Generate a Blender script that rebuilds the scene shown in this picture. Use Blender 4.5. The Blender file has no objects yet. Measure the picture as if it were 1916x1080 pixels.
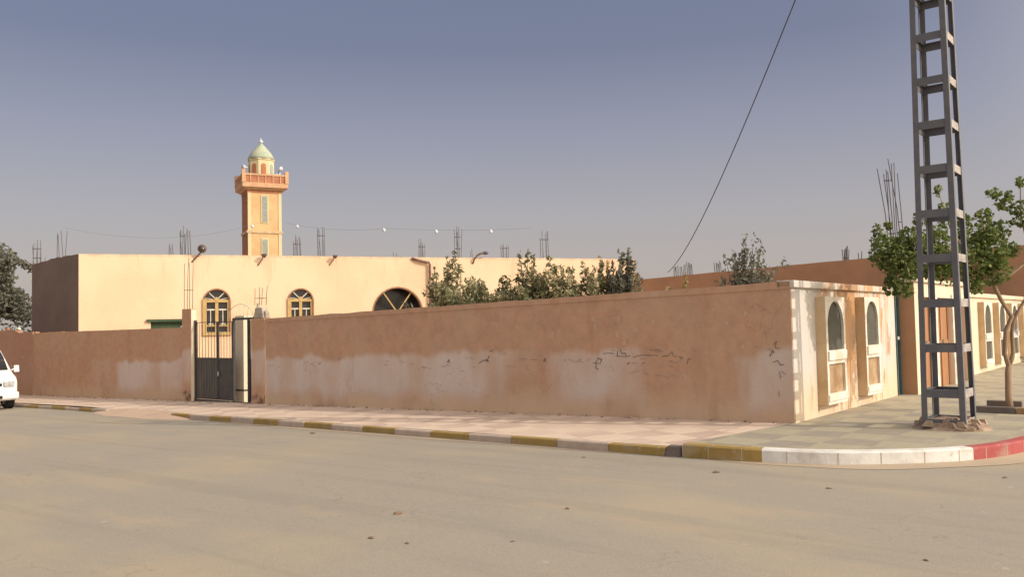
import bpy, math, random
from mathutils import Vector, Matrix, noise
from mathutils.geometry import tessellate_polygon
random.seed(7)
SC = bpy.context.scene
COL = SC.collection
R = math.radians

# ---------------------------------------------------------------- camera
F = 1590.0 / 1916.0
PITCH = math.atan(70 / 1590.0); ROLL = .021
cam = bpy.data.cameras.new('camera'); cam.sensor_width = 36; cam.lens = 36 * F
cam.clip_start = .05; cam.clip_end = 5000
co = bpy.data.objects.new('camera', cam); COL.objects.link(co)
fw = Vector((0, math.cos(PITCH), math.sin(PITCH)))
up0 = Vector((0, -math.sin(PITCH), math.cos(PITCH))); rt0 = Vector((1, 0, 0))
rt = rt0 * math.cos(ROLL) - up0 * math.sin(ROLL); up = up0 * math.cos(ROLL) + rt0 * math.sin(ROLL)
m3 = Matrix((rt, up, -fw)).transposed()
co.matrix_world = Matrix.Translation((0, 0, 1.7)) @ m3.to_4x4()
SC.camera = co

# ---------------------------------------------------------------- light
ELEV = R(30.1)
SH = Vector((.92, -.455)).normalized()
sunv = Vector((SH.x * math.cos(ELEV), SH.y * math.cos(ELEV), math.sin(ELEV)))
w = bpy.data.worlds.new('World'); SC.world = w; w.use_nodes = True
nt = w.node_tree; nt.nodes.clear()
out = nt.nodes.new('ShaderNodeOutputWorld')
bg = nt.nodes.new('ShaderNodeBackground'); bg.inputs['Strength'].default_value = .1
sky = nt.nodes.new('ShaderNodeTexSky'); sky.sky_type = 'NISHITA'; sky.sun_disc = False
sky.sun_elevation = ELEV; sky.sun_rotation = math.atan2(SH.x, SH.y)
sky.air_density = 1.2; sky.dust_density = 5.0; sky.ozone_density = 2.5; sky.altitude = 400
# dusty haze veil: the sky's own colours mixed with an elevation ramp
tc = nt.nodes.new('ShaderNodeTexCoord'); sx = nt.nodes.new('ShaderNodeSeparateXYZ')
rp = nt.nodes.new('ShaderNodeValToRGB')
cr = rp.color_ramp
cr.elements[0].position = 0; cr.elements[0].color = (3.60, 3.12, 2.80, 1)
cr.elements[1].position = 1; cr.elements[1].color = (1.0, 1.2, 1.9, 1)
for p, c in ((.06, (3.52, 3.08, 2.90)), (.13, (3.02, 2.80, 2.90)), (.22, (2.20, 2.18, 2.70)), (.31, (1.38, 1.48, 2.12)), (.40, (1.2, 1.35, 2.0))):
    e = cr.elements.new(p); e.color = (*c, 1)
mx = nt.nodes.new('ShaderNodeMix'); mx.data_type = 'RGBA'; mx.inputs[0].default_value = .85
L = nt.links.new
L(tc.outputs['Generated'], sx.inputs[0]); L(sx.outputs['Z'], rp.inputs[0])
L(sky.outputs[0], mx.inputs[6]); L(rp.outputs[0], mx.inputs[7])
# dusty air scatters a broad warm glow around the sun (behind the camera, to the right)
dt = nt.nodes.new('ShaderNodeVectorMath'); dt.operation = 'DOT_PRODUCT'; dt.inputs[1].default_value = sunv
L(tc.outputs['Generated'], dt.inputs[0])
gl = nt.nodes.new('ShaderNodeMapRange'); gl.inputs[1].default_value = .05; gl.inputs[2].default_value = 1.0; gl.interpolation_type = 'SMOOTHERSTEP'
L(dt.outputs['Value'], gl.inputs[0])
gm = nt.nodes.new('ShaderNodeMix'); gm.data_type = 'RGBA'; gm.blend_type = 'ADD'; gm.clamp_result = False
gm.inputs[7].default_value = (14.2, 12.2, 9.4, 1)
L(gl.outputs[0], gm.inputs[0]); L(mx.outputs[2], gm.inputs[6])
L(gm.outputs[2], bg.inputs['Color']); L(bg.outputs[0], out.inputs['Surface'])
sun = bpy.data.lights.new('sun', 'SUN'); sun.energy = 1.9; sun.angle = R(.5); sun.color = (1, .90, .76)
so = bpy.data.objects.new('sun', sun); COL.objects.link(so); so.rotation_euler = sunv.to_track_quat('Z', 'Y').to_euler()
SC.view_settings.view_transform = 'Standard'; SC.view_settings.look = 'None'
SC.view_settings.exposure = .55; SC.view_settings.gamma = 1
SC.render.engine = 'CYCLES'

# ---------------------------------------------------------------- helpers
def node(nt, typ, **kw):
    n = nt.nodes.new(typ)
    for k, v in kw.items():
        if k in n.inputs: n.inputs[k].default_value = v
        else: setattr(n, k, v)
    return n

def mixc(nt, fac, a, b):
    m = nt.nodes.new('ShaderNodeMix'); m.data_type = 'RGBA'
    for sock, v in ((m.inputs[0], fac), (m.inputs[6], a), (m.inputs[7], b)):
        if hasattr(v, 'is_linked') or isinstance(v, bpy.types.NodeSocket): nt.links.new(v, sock)
        elif isinstance(v, tuple): sock.default_value = (*v, 1)
        else: sock.default_value = v
    return m.outputs[2]

def rng(nt, v, a, b, c=0., d=1.):
    m = nt.nodes.new('ShaderNodeMapRange'); m.inputs[1].default_value = a; m.inputs[2].default_value = b
    m.inputs[3].default_value = c; m.inputs[4].default_value = d; m.interpolation_type = 'SMOOTHSTEP'
    nt.links.new(v, m.inputs[0]); return m.outputs[0]

def mth(nt, op, a, b):
    m = nt.nodes.new('ShaderNodeMath'); m.operation = op
    for s, v in ((m.inputs[0], a), (m.inputs[1], b)):
        if isinstance(v, bpy.types.NodeSocket): nt.links.new(v, s)
        else: s.default_value = v
    return m.outputs[0]

def noisef(nt, vec, scale, detail=4, rough=.55, stretch=None, off=0):
    if stretch or off:
        mp = nt.nodes.new('ShaderNodeMapping'); mp.inputs['Scale'].default_value = stretch or (1, 1, 1)
        mp.inputs['Location'].default_value = (off, off * .7, off * .3)
        nt.links.new(vec, mp.inputs[0]); vec = mp.outputs[0]
    n = node(nt, 'ShaderNodeTexNoise', Scale=scale, Detail=detail, Roughness=rough)
    nt.links.new(vec, n.inputs['Vector']); return n.outputs['Fac']

def newmat(name, rough=.9):
    m = bpy.data.materials.new(name); m.use_nodes = True
    b = m.node_tree.nodes['Principled BSDF']; b.inputs['Roughness'].default_value = rough
    b.inputs['Specular IOR Level'].default_value = .25
    return m, m.node_tree, b

def mat(name, c, c2=None, scale=3, rough=.9, bump=0, metal=0, spec=None, stretch=None, bscale=60):
    m, nt, b = newmat(name, rough)
    b.inputs['Metallic'].default_value = metal
    if spec is not None: b.inputs['Specular IOR Level'].default_value = spec
    tc = nt.nodes.new('ShaderNodeTexCoord').outputs['Object']
    c2 = c2 or tuple(x * .8 for x in c)
    n = noisef(nt, tc, scale, 5, .6, stretch)
    col = mixc(nt, rng(nt, n, .35, .68), c, c2)
    nt.links.new(col, b.inputs['Base Color'])
    if bump:
        bp = node(nt, 'ShaderNodeBump', Strength=bump, Distance=.01)
        nt.links.new(noisef(nt, tc, bscale, 4), bp.inputs['Height']); nt.links.new(bp.outputs[0], b.inputs['Normal'])
    return m

def leafmat(name, c1, c2, c3=None):
    m, nt, b = newmat(name, .6)
    g = nt.nodes.new('ShaderNodeNewGeometry')
    col = mixc(nt, g.outputs['Random Per Island'], c1, c2)
    if c3:
        tc = nt.nodes.new('ShaderNodeTexCoord').outputs['Object']
        col = mixc(nt, rng(nt, noisef(nt, tc, 1.6, 2), .5, .62), col, c3)
    nt.links.new(col, b.inputs['Base Color'])
    tr = nt.nodes.new('ShaderNodeBsdfTranslucent'); nt.links.new(col, tr.inputs[0])
    ms = nt.nodes.new('ShaderNodeMixShader'); ms.inputs[0].default_value = .35
    nt.links.new(b.outputs[0], ms.inputs[1]); nt.links.new(tr.outputs[0], ms.inputs[2])
    nt.links.new(ms.outputs[0], nt.nodes['Material Output'].inputs[0])
    return m

class MB:
    def __init__(s): s.v = []; s.f = []; s.m = []; s.mi = 0; s.sm = []; s.smooth = False
    def add(s, vs, fs):
        o = len(s.v); s.v += [tuple(x) for x in vs]; s.f += [tuple(i + o for i in f) for f in fs]
        s.m += [s.mi] * len(fs); s.sm += [s.smooth] * len(fs); return s
    def hexa(s, p): return s.add(p, [(0, 3, 2, 1), (4, 5, 6, 7), (0, 1, 5, 4), (1, 2, 6, 5), (2, 3, 7, 6), (3, 0, 4, 7)])
    def box(s, x0, x1, y0, y1, z0, z1):
        return s.hexa([(x0, y0, z0), (x1, y0, z0), (x1, y1, z0), (x0, y1, z0), (x0, y0, z1), (x1, y0, z1), (x1, y1, z1), (x0, y1, z1)])
    def frust(s, c0, h0, z0, c1, h1, z1):
        p = []
        for c, h, z in ((c0, h0, z0), (c1, h1, z1)):
            p += [(c[0] - h[0], c[1] - h[1], z), (c[0] + h[0], c[1] - h[1], z), (c[0] + h[0], c[1] + h[1], z), (c[0] - h[0], c[1] + h[1], z)]
        return s.hexa(p)
    def bar(s, a, b, wx, wy, upv=(0, 0, 1)):
        a = Vector(a); b = Vector(b); d = (b - a).normalized(); u = Vector(upv)
        if abs(d.dot(u)) > .99: u = Vector((0, 1, 0))
        sd = d.cross(u).normalized() * wx / 2; u2 = sd.cross(d).normalized() * wy / 2
        return s.hexa([a - sd - u2, a + sd - u2, a + sd + u2, a - sd + u2, b - sd - u2, b + sd - u2, b + sd + u2, b - sd + u2])
    def tube(s, pts, rad, n=8, cap=True):
        pts = [Vector(p) for p in pts]
        if not isinstance(rad, (list, tuple)): rad = [rad] * len(pts)
        vs = []; prev = None
        for i, p in enumerate(pts):
            d = (pts[min(i + 1, len(pts) - 1)] - pts[max(i - 1, 0)]).normalized()
            if prev is None: prev = d.orthogonal().normalized()
            prev = (prev - d * prev.dot(d)).normalized(); q = d.cross(prev)
            for k in range(n):
                a = 2 * math.pi * k / n; vs.append(p + (prev * math.cos(a) + q * math.sin(a)) * rad[i])
        fs = []
        for i in range(len(pts) - 1):
            for k in range(n):
                k2 = (k + 1) % n; fs.append((i * n + k, i * n + k2, (i + 1) * n + k2, (i + 1) * n + k))
        if cap: fs += [tuple(range(n - 1, -1, -1)), tuple((len(pts) - 1) * n + k for k in range(n))]
        t = s.smooth; s.smooth = True; s.add(vs, fs); s.smooth = t; return s
    def lathe(s, prof, n=16, c=(0, 0, 0), axis='z', a0=0):
        vs = []
        for r, z in prof:
            for k in range(n):
                a = a0 + 2 * math.pi * k / n
                x, y = r * math.cos(a), r * math.sin(a)
                p = {'z': (x, y, z), 'x': (z, x, y), 'y': (y, z, x)}[axis]
                vs.append((p[0] + c[0], p[1] + c[1], p[2] + c[2]))
        fs = [(i * n + k, i * n + (k + 1) % n, (i + 1) * n + (k + 1) % n, (i + 1) * n + k) for i in range(len(prof) - 1) for k in range(n)]
        fs += [tuple(range(n - 1, -1, -1)), tuple((len(prof) - 1) * n + k for k in range(n))]
        return s.add(vs, fs)
    def build(s, name, m, parent=None):
        me = bpy.data.meshes.new(name); me.from_pydata(s.v, [], s.f)
        for mm in (m if isinstance(m, (list, tuple)) else [m]): me.materials.append(mm)
        me.polygons.foreach_set('material_index', s.m); me.polygons.foreach_set('use_smooth', s.sm); me.update()
        o = bpy.data.objects.new(name, me); COL.objects.link(o)
        if parent: o.parent = parent
        return o

def bevel(o, wd=.01, seg=2):
    b = o.modifiers.new('bevel', 'BEVEL'); b.width = wd; b.segments = seg; b.limit_method = 'ANGLE'; return o
def tag(o, label, cat, group=None):
    o['label'] = label; o['category'] = cat
    if group: o['group'] = group
    return o
def thing(name, label, cat, loc=(0, 0, 0), rz=0., group=None):
    o = bpy.data.objects.new(name, None); COL.objects.link(o); o.empty_display_size = .2
    o.location = loc; o.rotation_euler = (0, 0, rz); return tag(o, label, cat, group)
def struct(o): o['kind'] = 'structure'; return o
def copy_tree(o, parent=None):
    c = o.copy(); COL.objects.link(c); c.parent = parent
    for ch in [x for x in bpy.data.objects if x.parent == o]: copy_tree(ch, c)
    return c

# site frame: origin at the street corner of the brown wall, local x = -a (towards the side street), y = b
TH = math.atan2(-.633, .774)
CX, CY = 4.2, 12.8
def S(x, y, z=0.):
    return Vector((CX + x * math.cos(TH) - y * math.sin(TH), CY + x * math.sin(TH) + y * math.cos(TH), z))
def gz(x):                     # street level; falls 2% away to the left
    a = -x
    return 0. if a < 0 else (-.02 * a if a < 70 else -1.4)

# ---------------------------------------------------------------- materials
def wall_material(name, base, lilac, ochre, seed, amount=1.0, xlim=None):
    m, nt, b = newmat(name, .95)
    tc = nt.nodes.new('ShaderNodeTexCoord').outputs['Object']
    s = nt.nodes.new('ShaderNodeSeparateXYZ'); nt.links.new(tc, s.inputs[0])
    X, Z = s.outputs['X'], s.outputs['Z']
    big = noisef(nt, tc, .5, 3, .5, None, seed)
    fine = noisef(nt, tc, 5, 6, .65, None, seed + 3)
    drip = noisef(nt, tc, 2.2, 4, .6, (1, 1, .16), seed + 5)
    col = mixc(nt, rng(nt, fine, .3, .75), base, tuple(x * .82 for x in base))
    col = mixc(nt, rng(nt, noisef(nt, tc, .9, 4, .6, (1, 1, .5), seed + 9), .45, .7, 0, .55), col, (base[0] * .98, base[1] * 1.12, base[2] * 1.2))
    # height above the pavement (it falls with the street)
    H = mth(nt, 'SUBTRACT', Z, mth(nt, 'MULTIPLY', X, .02))
    H = mth(nt, 'ADD', H, mth(nt, 'MULTIPLY', mth(nt, 'SUBTRACT', drip, .5), .35))
    # ochre dust and splash at the foot
    foot = mth(nt, 'MULTIPLY', rng(nt, H, .75, .15), rng(nt, mth(nt, 'ADD', big, mth(nt, 'MULTIPLY', drip, .4)), .45, .75))
    col = mixc(nt, mth(nt, 'MULTIPLY', foot, .85), col, ochre)
    # greyish lime wash band, rolled on over old writing
    edge = mth(nt, 'ADD', H, mth(nt, 'MULTIPLY', mth(nt, 'SUBTRACT', noisef(nt, tc, 1.1, 2, .4, (1, 1, .2), seed + 1), .5), .5))
    band = mth(nt, 'MULTIPLY', rng(nt, edge, .22, .62), rng(nt, edge, 1.36, 1.20))
    gaps = rng(nt, noisef(nt, tc, .55, 2, .5, (1, 1, .3), seed + 2), .64, .48)
    msk = mth(nt, 'MULTIPLY', band, gaps)
    msk = mth(nt, 'MULTIPLY', msk, rng(nt, fine, .15, .5, .7, 1))
    msk = mth(nt, 'MULTIPLY', msk, rng(nt, noisef(nt, tc, 1.3, 4, .6, (1, 1, .4), seed + 20), .3, .6, .5, 1))
    if xlim: msk = mth(nt, 'MULTIPLY', msk, rng(nt, X, xlim[0], xlim[1]))
    col = mixc(nt, mth(nt, 'MULTIPLY', msk, amount), col, lilac)
    # patchy dark line at the very foot, rusty streaks
    col = mixc(nt, mth(nt, 'MULTIPLY', rng(nt, drip, .58, .75), .35), col, (base[0] * .72, base[1] * .66, base[2] * .6))
    col = mixc(nt, mth(nt, 'MULTIPLY', rng(nt, H, .16, .03), rng(nt, noisef(nt, tc, 3, 3, .6, None, seed + 4), .4, .6, 0, .75)), col, (.09, .06, .04))
    # hairline cracks and chipped spots of bare render
    vo = node(nt, 'ShaderNodeTexVoronoi', Scale=.75); vo.feature = 'DISTANCE_TO_EDGE'
    wv = nt.nodes.new('ShaderNodeVectorMath'); wv.operation = 'MULTIPLY_ADD'; nz = node(nt, 'ShaderNodeTexNoise', Scale=2.2, Detail=5.0)
    nt.links.new(tc, nz.inputs['Vector']); nt.links.new(nz.outputs['Color'], wv.inputs[0]); wv.inputs[1].default_value = (.9, .9, .9); nt.links.new(tc, wv.inputs[2]); nt.links.new(wv.outputs[0], vo.inputs['Vector'])
    ck = mth(nt, 'MULTIPLY', rng(nt, vo.outputs['Distance'], .006, .001), rng(nt, noisef(nt, tc, .8, 2, .5, None, seed + 12), .5, .6, 0, .45))
    col = mixc(nt, ck, col, (base[0] * .45, base[1] * .4, base[2] * .4))
    chip = rng(nt, noisef(nt, tc, 7, 3, .5, (1, 1, .8), seed + 15), .68, .70, 0, .55)
    col = mixc(nt, chip, col, (.5, .4, .31))
    nt.links.new(col, b.inputs['Base Color'])
    bp = node(nt, 'ShaderNodeBump', Strength=.5, Distance=.012)
    nt.links.new(mth(nt, 'ADD', noisef(nt, tc, 22, 6, .65), mth(nt, 'MULTIPLY', noisef(nt, tc, 2.5, 3), 1.5)), bp.inputs['Height'])
    nt.links.new(bp.outputs[0], b.inputs['Normal'])
    return m

M = {}
M['brown'] = wall_material('brown_plaster', (.53, .325, .212), (.605, .522, .465), (.63, .475, .32), 0, .92)
M['brown2'] = wall_material('brown_plaster_left', (.54, .32, .20), (.62, .51, .45), (.58, .42, .28), 31, .95, (-23.5, -20.5))
M['brown3'] = wall_material('red_plaster_far', (.46, .25, .16), (.42, .28, .2), (.45, .27, .15), 47, .15)
M['redwall'] = mat('red_brown_plaster', (.46, .25, .145), (.38, .21, .125), .8, .95, .3)
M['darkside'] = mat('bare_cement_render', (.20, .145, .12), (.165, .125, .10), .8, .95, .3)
M['yellow'] = mat('yellow_plaster', (.80, .545, .36), (.76, .505, .325), .45, .95, .25, bscale=30)
def facade_mat():
    m, nt, b = newmat('weathered_yellow_plaster', .95)
    tc = nt.nodes.new('ShaderNodeTexCoord').outputs['Object']
    s_ = nt.nodes.new('ShaderNodeSeparateXYZ'); nt.links.new(tc, s_.inputs[0]); Z = s_.outputs['Z']
    col = mixc(nt, rng(nt, noisef(nt, tc, .35, 4, .5), .38, .62), (.78, .565, .385), (.74, .51, .335))
    col = mixc(nt, rng(nt, noisef(nt, tc, 1.1, 5, .65, (1, 1, .5), 5), .55, .72, 0, .5), col, (.80, .60, .42))
    drip = noisef(nt, tc, 2.4, 5, .7, (1, 1, .12), 7)
    col = mixc(nt, mth(nt, 'MULTIPLY', rng(nt, drip, .54, .70), rng(nt, Z, 2.2, 4.7, .05, .42)), col, (.56, .36, .22))
    col = mixc(nt, mth(nt, 'MULTIPLY', rng(nt, Z, 4.62, 4.74), rng(nt, noisef(nt, tc, 3, 3), .4, .6, .1, .5)), col, (.50, .33, .21))
    nt.links.new(col, b.inputs['Base Color'])
    bp = node(nt, 'ShaderNodeBump', Strength=.35, Distance=.02); nt.links.new(mth(nt, 'ADD', noisef(nt, tc, 14, 5), mth(nt, 'MULTIPLY', noisef(nt, tc, 1.2, 3), 2)), bp.inputs['Height']); nt.links.new(bp.outputs[0], b.inputs['Normal'])
    return m
M['yellow'] = facade_mat()
M['cream'] = mat('cream_plaster', (.68, .59, .46), (.64, .53, .39), .9, .95, .25)
M['white'] = mat('white_paint_plaster', (.74, .70, .63), (.62, .52, .40), 3.2, .9, .2)
M['ochre'] = mat('ochre_plaster_and_shade', (.62, .46, .29), (.50, .34, .19), 2.5, .95, .2)
M['shutter'] = mat('grey_olive_panel', (.105, .10, .078), (.08, .076, .06), 4, .8, .1)
M['brownpanel'] = mat('rusty_brown_panel', (.46, .33, .20), (.30, .18, .10), 3, .85, .1)
M['wood'] = mat('orange_brown_door', (.37, .19, .095), (.29, .14, .07), 2, .7, .1, stretch=(6, 6, .6))
M['teal'] = mat('teal_metal', (.09, .14, .14), (.07, .10, .10), 3, .5)
M['black'] = mat('black_gate_paint', (.035, .032, .033), (.06, .05, .045), 4, .45, 0, spec=.5)
M['blackrib'] = mat('dusty_black_sheet', (.07, .065, .06), (.11, .095, .08), 3, .5, 0, spec=.4, stretch=(3, 3, .4))
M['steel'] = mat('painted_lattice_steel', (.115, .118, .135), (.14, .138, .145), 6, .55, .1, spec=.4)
M['steelsunlit'] = mat('sunlit_lattice_steel', (.42, .37, .34), (.24, .22, .21), 8, .6, .1)  # sunlight on the sun-side rungs, painted in as a paler steel
M['concrete'] = mat('rough_concrete', (.42, .36, .29), (.30, .25, .2), 6, .95, .8, bscale=14)
M['rubble'] = mat('red_earth_concrete', (.38, .28, .205), (.24, .165, .12), 7, .95, .9, bscale=12)
M['rebar'] = mat('rusty_steel_bar', (.12, .115, .13), (.16, .14, .14), 8, .8)
M['frame'] = mat('yellow_window_paint', (.52, .36, .15), (.44, .29, .12), 6, .6)
M['surround'] = mat('brown_window_reveal', (.34, .17, .10), (.26, .13, .08), 5, .9)
M['glass'] = mat('dark_glass_and_shade', (.035, .03, .032), (.05, .04, .04), 3, .25, spec=.5)
M['grille'] = mat('white_grille_paint', (.62, .58, .50), None, 5, .6)
M['greenmetal'] = mat('dark_green_metal', (.045, .075, .04), (.06, .09, .05), 3, .6)
M['pipe'] = mat('brown_pipe', (.22, .13, .10), (.17, .10, .08), 5, .7)
M['lamp'] = mat('weathered_lamp_metal', (.16, .10, .075), (.12, .08, .06), 5, .6)
M['cable'] = mat('black_cable', (.10, .10, .12), None, 5, .7)
M['bulb'] = mat('white_globe', (.66, .66, .68), (.6, .6, .62), 3, .3)
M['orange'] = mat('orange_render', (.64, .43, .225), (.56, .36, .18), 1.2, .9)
M['trim'] = mat('pale_yellow_trim', (.62, .53, .31), (.55, .50, .33), 2, .9)
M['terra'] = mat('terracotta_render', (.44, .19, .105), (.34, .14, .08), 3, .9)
M['pink'] = mat('pale_pink_render', (.58, .37, .22), (.50, .30, .17), 3, .9)
M['louvre'] = mat('blue_grey_louvre', (.36, .38, .33), (.28, .31, .29), 6, .8)
M['dome'] = mat('pale_green_dome', (.42, .43, .31), (.30, .36, .28), 2, .8)
M['bark'] = mat('pale_brown_bark', (.34, .24, .16), (.24, .165, .11), 7, .95, .7, stretch=(1, 1, .25))
M['darkbark'] = mat('grey_bark', (.13, .10, .075), None, 7, .95)
M['leaf'] = leafmat('green_leaves', (.085, .125, .03), (.22, .26, .085))
M['bush'] = leafmat('olive_leaves', (.125, .14, .07), (.29, .28, .155), (.44, .39, .23))
M['bushgrey'] = leafmat('grey_green_leaves', (.12, .125, .095), (.24, .23, .175))
M['bushyellow'] = leafmat('dry_yellow_leaves', (.34, .26, .12), (.5, .37, .17))
M['carpaint'] = mat('white_car_paint', (.80, .79, .75), (.76, .74, .69), 2, .3, spec=.5)
M['carglass'] = mat('tinted_car_glass', (.03, .035, .04), None, 2, .08, spec=.6)
M['rubber'] = mat('tyre_rubber', (.03, .03, .03), None, 5, .9)
M['chrome'] = mat('dull_silver', (.55, .55, .55), None, 5, .35, metal=.6)
M['headlight'] = mat('headlight_glass', (.38, .38, .37), (.2, .2, .2), 9, .15, spec=.6)
M['plate'] = mat('licence_plate_face', (.35, .33, .3), None, 5, .6)
M['graffiti'] = mat('black_spray_strokes', (.15, .125, .12), (.30, .24, .21), 9, .9)
M['graffitifaint'] = mat('faded_spray_strokes', (.36, .27, .235), (.46, .35, .30), 9, .9)
M['kyellow'] = mat('ochre_kerb_paint', (.42, .28, .085), (.33, .21, .075), 6, .85, .4)
M['kgrey'] = mat('bare_kerb_concrete', (.50, .40, .32), (.42, .34, .28), 7, .95, .5)
M['kwhite'] = mat('white_kerb_paint', (.70, .68, .64), (.58, .55, .50), 3.5, .85, .4)
M['kred'] = mat('red_kerb_paint', (.36, .09, .088), (.30, .09, .085), 4, .8, .4)
def kerb_paint(name, c, bare, wear):
    m, nt, b = newmat(name, .85)
    tc = nt.nodes.new('ShaderNodeTexCoord').outputs['Object']
    col = mixc(nt, rng(nt, noisef(nt, tc, 4, 5, .65), .35, .7), c, tuple(x * .82 for x in c))
    col = mixc(nt, rng(nt, noisef(nt, tc, 9, 6, .7, None, 3), wear, wear + .03, 0, .85), col, bare)
    s_ = nt.nodes.new('ShaderNodeSeparateXYZ'); nt.links.new(tc, s_.inputs[0])
    col = mixc(nt, rng(nt, noisef(nt, tc, 2.5, 4, .6, None, 9), .48, .7, 0, .5), col, (.40, .33, .25))
    nt.links.new(col, b.inputs['Base Color'])
    bp = node(nt, 'ShaderNodeBump', Strength=.5, Distance=.01); nt.links.new(noisef(nt, tc, 30, 5, .7), bp.inputs['Height']); nt.links.new(bp.outputs[0], b.inputs['Normal'])
    return m
M['kyellow'] = kerb_paint('ochre_kerb_paint', (.36, .245, .08), (.40, .32, .24), .60)
M['kwhite'] = kerb_paint('white_kerb_paint', (.71, .69, .65), (.42, .36, .30), .64)
M['kred'] = kerb_paint('red_kerb_paint', (.38, .09, .088), (.45, .32, .28), .64)
M['stone'] = mat('brown_stone', (.22, .14, .10), (.15, .10, .08), 9, .95)

def road_material():
    m, nt, b = newmat('dusty_asphalt', .95)
    tc = nt.nodes.new('ShaderNodeTexCoord').outputs['Object']
    col = mixc(nt, rng(nt, noisef(nt, tc, 26, 6, .7), .3, .7), (.33, .295, .24), (.29, .26, .212))
    col = mixc(nt, rng(nt, noisef(nt, tc, .22, 5, .6, (1, 1.6, 1)), .44, .64, 0, .8), col, (.385, .315, .225))
    col = mixc(nt, rng(nt, noisef(nt, tc, .45, 6, .65, (1, 2.6, 1), 11), .56, .72, 0, .6), col, (.27, .245, .21))
    col = mixc(nt, rng(nt, noisef(nt, tc, 1.7, 5, .7, (1, 3, 1), 4), .62, .70, 0, .35), col, (.24, .215, .185))
    col = mixc(nt, rng(nt, noisef(nt, tc, 7, 4, .6, None, 21), .70, .76, 0, .5), col, (.20, .17, .14))
    col = mixc(nt, rng(nt, noisef(nt, tc, 5, 4, .6, None, 25), .68, .76, 0, .4), col, (.55, .46, .34))
    # aggregate, hairline cracks, faint wheel tracks along the main street, dust blown over the corner
    col = mixc(nt, rng(nt, noisef(nt, tc, 90, 3, .7), .50, .72, 0, .45), col, (.19, .165, .135))
    col = mixc(nt, rng(nt, noisef(nt, tc, 120, 2, .6, None, 40), .58, .74, 0, .45), col, (.50, .44, .36))
    vo = node(nt, 'ShaderNodeTexVoronoi', Scale=.42); vo.feature = 'DISTANCE_TO_EDGE'
    wv = nt.nodes.new('ShaderNodeVectorMath'); wv.operation = 'MULTIPLY_ADD'; nz = node(nt, 'ShaderNodeTexNoise', Scale=1.6, Detail=6.0)
    nt.links.new(tc, nz.inputs['Vector']); nt.links.new(nz.outputs['Color'], wv.inputs[0]); wv.inputs[1].default_value = (1.3, 1.3, 1.3); nt.links.new(tc, wv.inputs[2]); nt.links.new(wv.outputs[0], vo.inputs['Vector'])
    ck = mth(nt, 'MULTIPLY', rng(nt, vo.outputs['Distance'], .006, .001), rng(nt, noisef(nt, tc, .35, 2, .5, None, 50), .48, .58, 0, .28))
    col = mixc(nt, ck, col, (.17, .145, .12))
    tr = noisef(nt, tc, 1.6, 4, .6, (.06, 1.4, 1), 60)
    col = mixc(nt, rng(nt, tr, .5, .66, 0, .32), col, (.245, .22, .18))
    col = mixc(nt, rng(nt, noisef(nt, tc, .9, 6, .7, (.5, 1.4, 1), 70), .55, .68, 0, .55), col, (.385, .305, .22))
    nt.links.new(col, b.inputs['Base Color'])
    bp = node(nt, 'ShaderNodeBump', Strength=.45, Distance=.012)
    nt.links.new(mth(nt, 'ADD', noisef(nt, tc, 60, 5, .7), noisef(nt, tc, 3, 5, .6)), bp.inputs['Height'])
    nt.links.new(bp.outputs[0], b.inputs['Normal']); return m
def paving_material(name, c1, c2, size, dirt, seed=0, tile=.2, skew=0.):
    m, nt, b = newmat(name, .9)
    tc = nt.nodes.new('ShaderNodeTexCoord').outputs['Object']
    mp = nt.nodes.new('ShaderNodeMapping'); mp.inputs['Scale'].default_value = (1 / size, 1 / size, 0)
    mp.inputs['Location'].default_value = (.13, .07, .5); mp.inputs['Rotation'].default_value = (0, 0, skew)
    nt.links.new(tc, mp.inputs[0])
    # soft-edged checker
    wob = nt.nodes.new('ShaderNodeVectorMath'); wob.operation = 'MULTIPLY_ADD'
    nn = node(nt, 'ShaderNodeTexNoise', Scale=3.0, Detail=3.0); nt.links.new(tc, nn.inputs['Vector'])
    nt.links.new(nn.outputs['Color'], wob.inputs[0]); wob.inputs[1].default_value = (.25, .25, 0); nt.links.new(mp.outputs[0], wob.inputs[2])
    ck = node(nt, 'ShaderNodeTexChecker', Scale=1.0); nt.links.new(wob.outputs[0], ck.inputs['Vector'])
    f = rng(nt, noisef(nt, tc, .6, 3, .5, None, seed), .35, .6, .3, 1)
    col = mixc(nt, mth(nt, 'MULTIPLY', ck.outputs['Fac'], f), c1, c2)
    # tile joints
    br = node(nt, 'ShaderNodeTexBrick', Scale=1.0)
    br.offset = 0.; br.inputs['Mortar Size'].default_value = .006; br.inputs['Brick Width'].default_value = tile; br.inputs['Row Height'].default_value = tile
    br.inputs['Color1'].default_value = (1, 1, 1, 1); br.inputs['Color2'].default_value = (.9, .9, .9, 1); br.inputs['Mortar'].default_value = (.72, .7, .68, 1)
    nt.links.new(tc, br.inputs['Vector'])
    mm = nt.nodes.new('ShaderNodeMix'); mm.data_type = 'RGBA'; mm.blend_type = 'MULTIPLY'; mm.inputs[0].default_value = .6
    nt.links.new(col, mm.inputs[6]); nt.links.new(br.outputs['Color'], mm.inputs[7]); col = mm.outputs[2]
    col = mixc(nt, rng(nt, noisef(nt, tc, 1.3, 5, .65, None, seed + 2), .5, .75, 0, .7), col, dirt)
    col = mixc(nt, rng(nt, noisef(nt, tc, 6, 4, .65, None, seed + 6), .62, .75, 0, .35), col, tuple(x * .6 for x in dirt))
    nt.links.new(col, b.inputs['Base Color'])
    bp = node(nt, 'ShaderNodeBump', Strength=.3, Distance=.008)
    nt.links.new(noisef(nt, tc, 25, 5, .65), bp.inputs['Height']); nt.links.new(bp.outputs[0], b.inputs['Normal']); return m
M['road'] = road_material()
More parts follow.
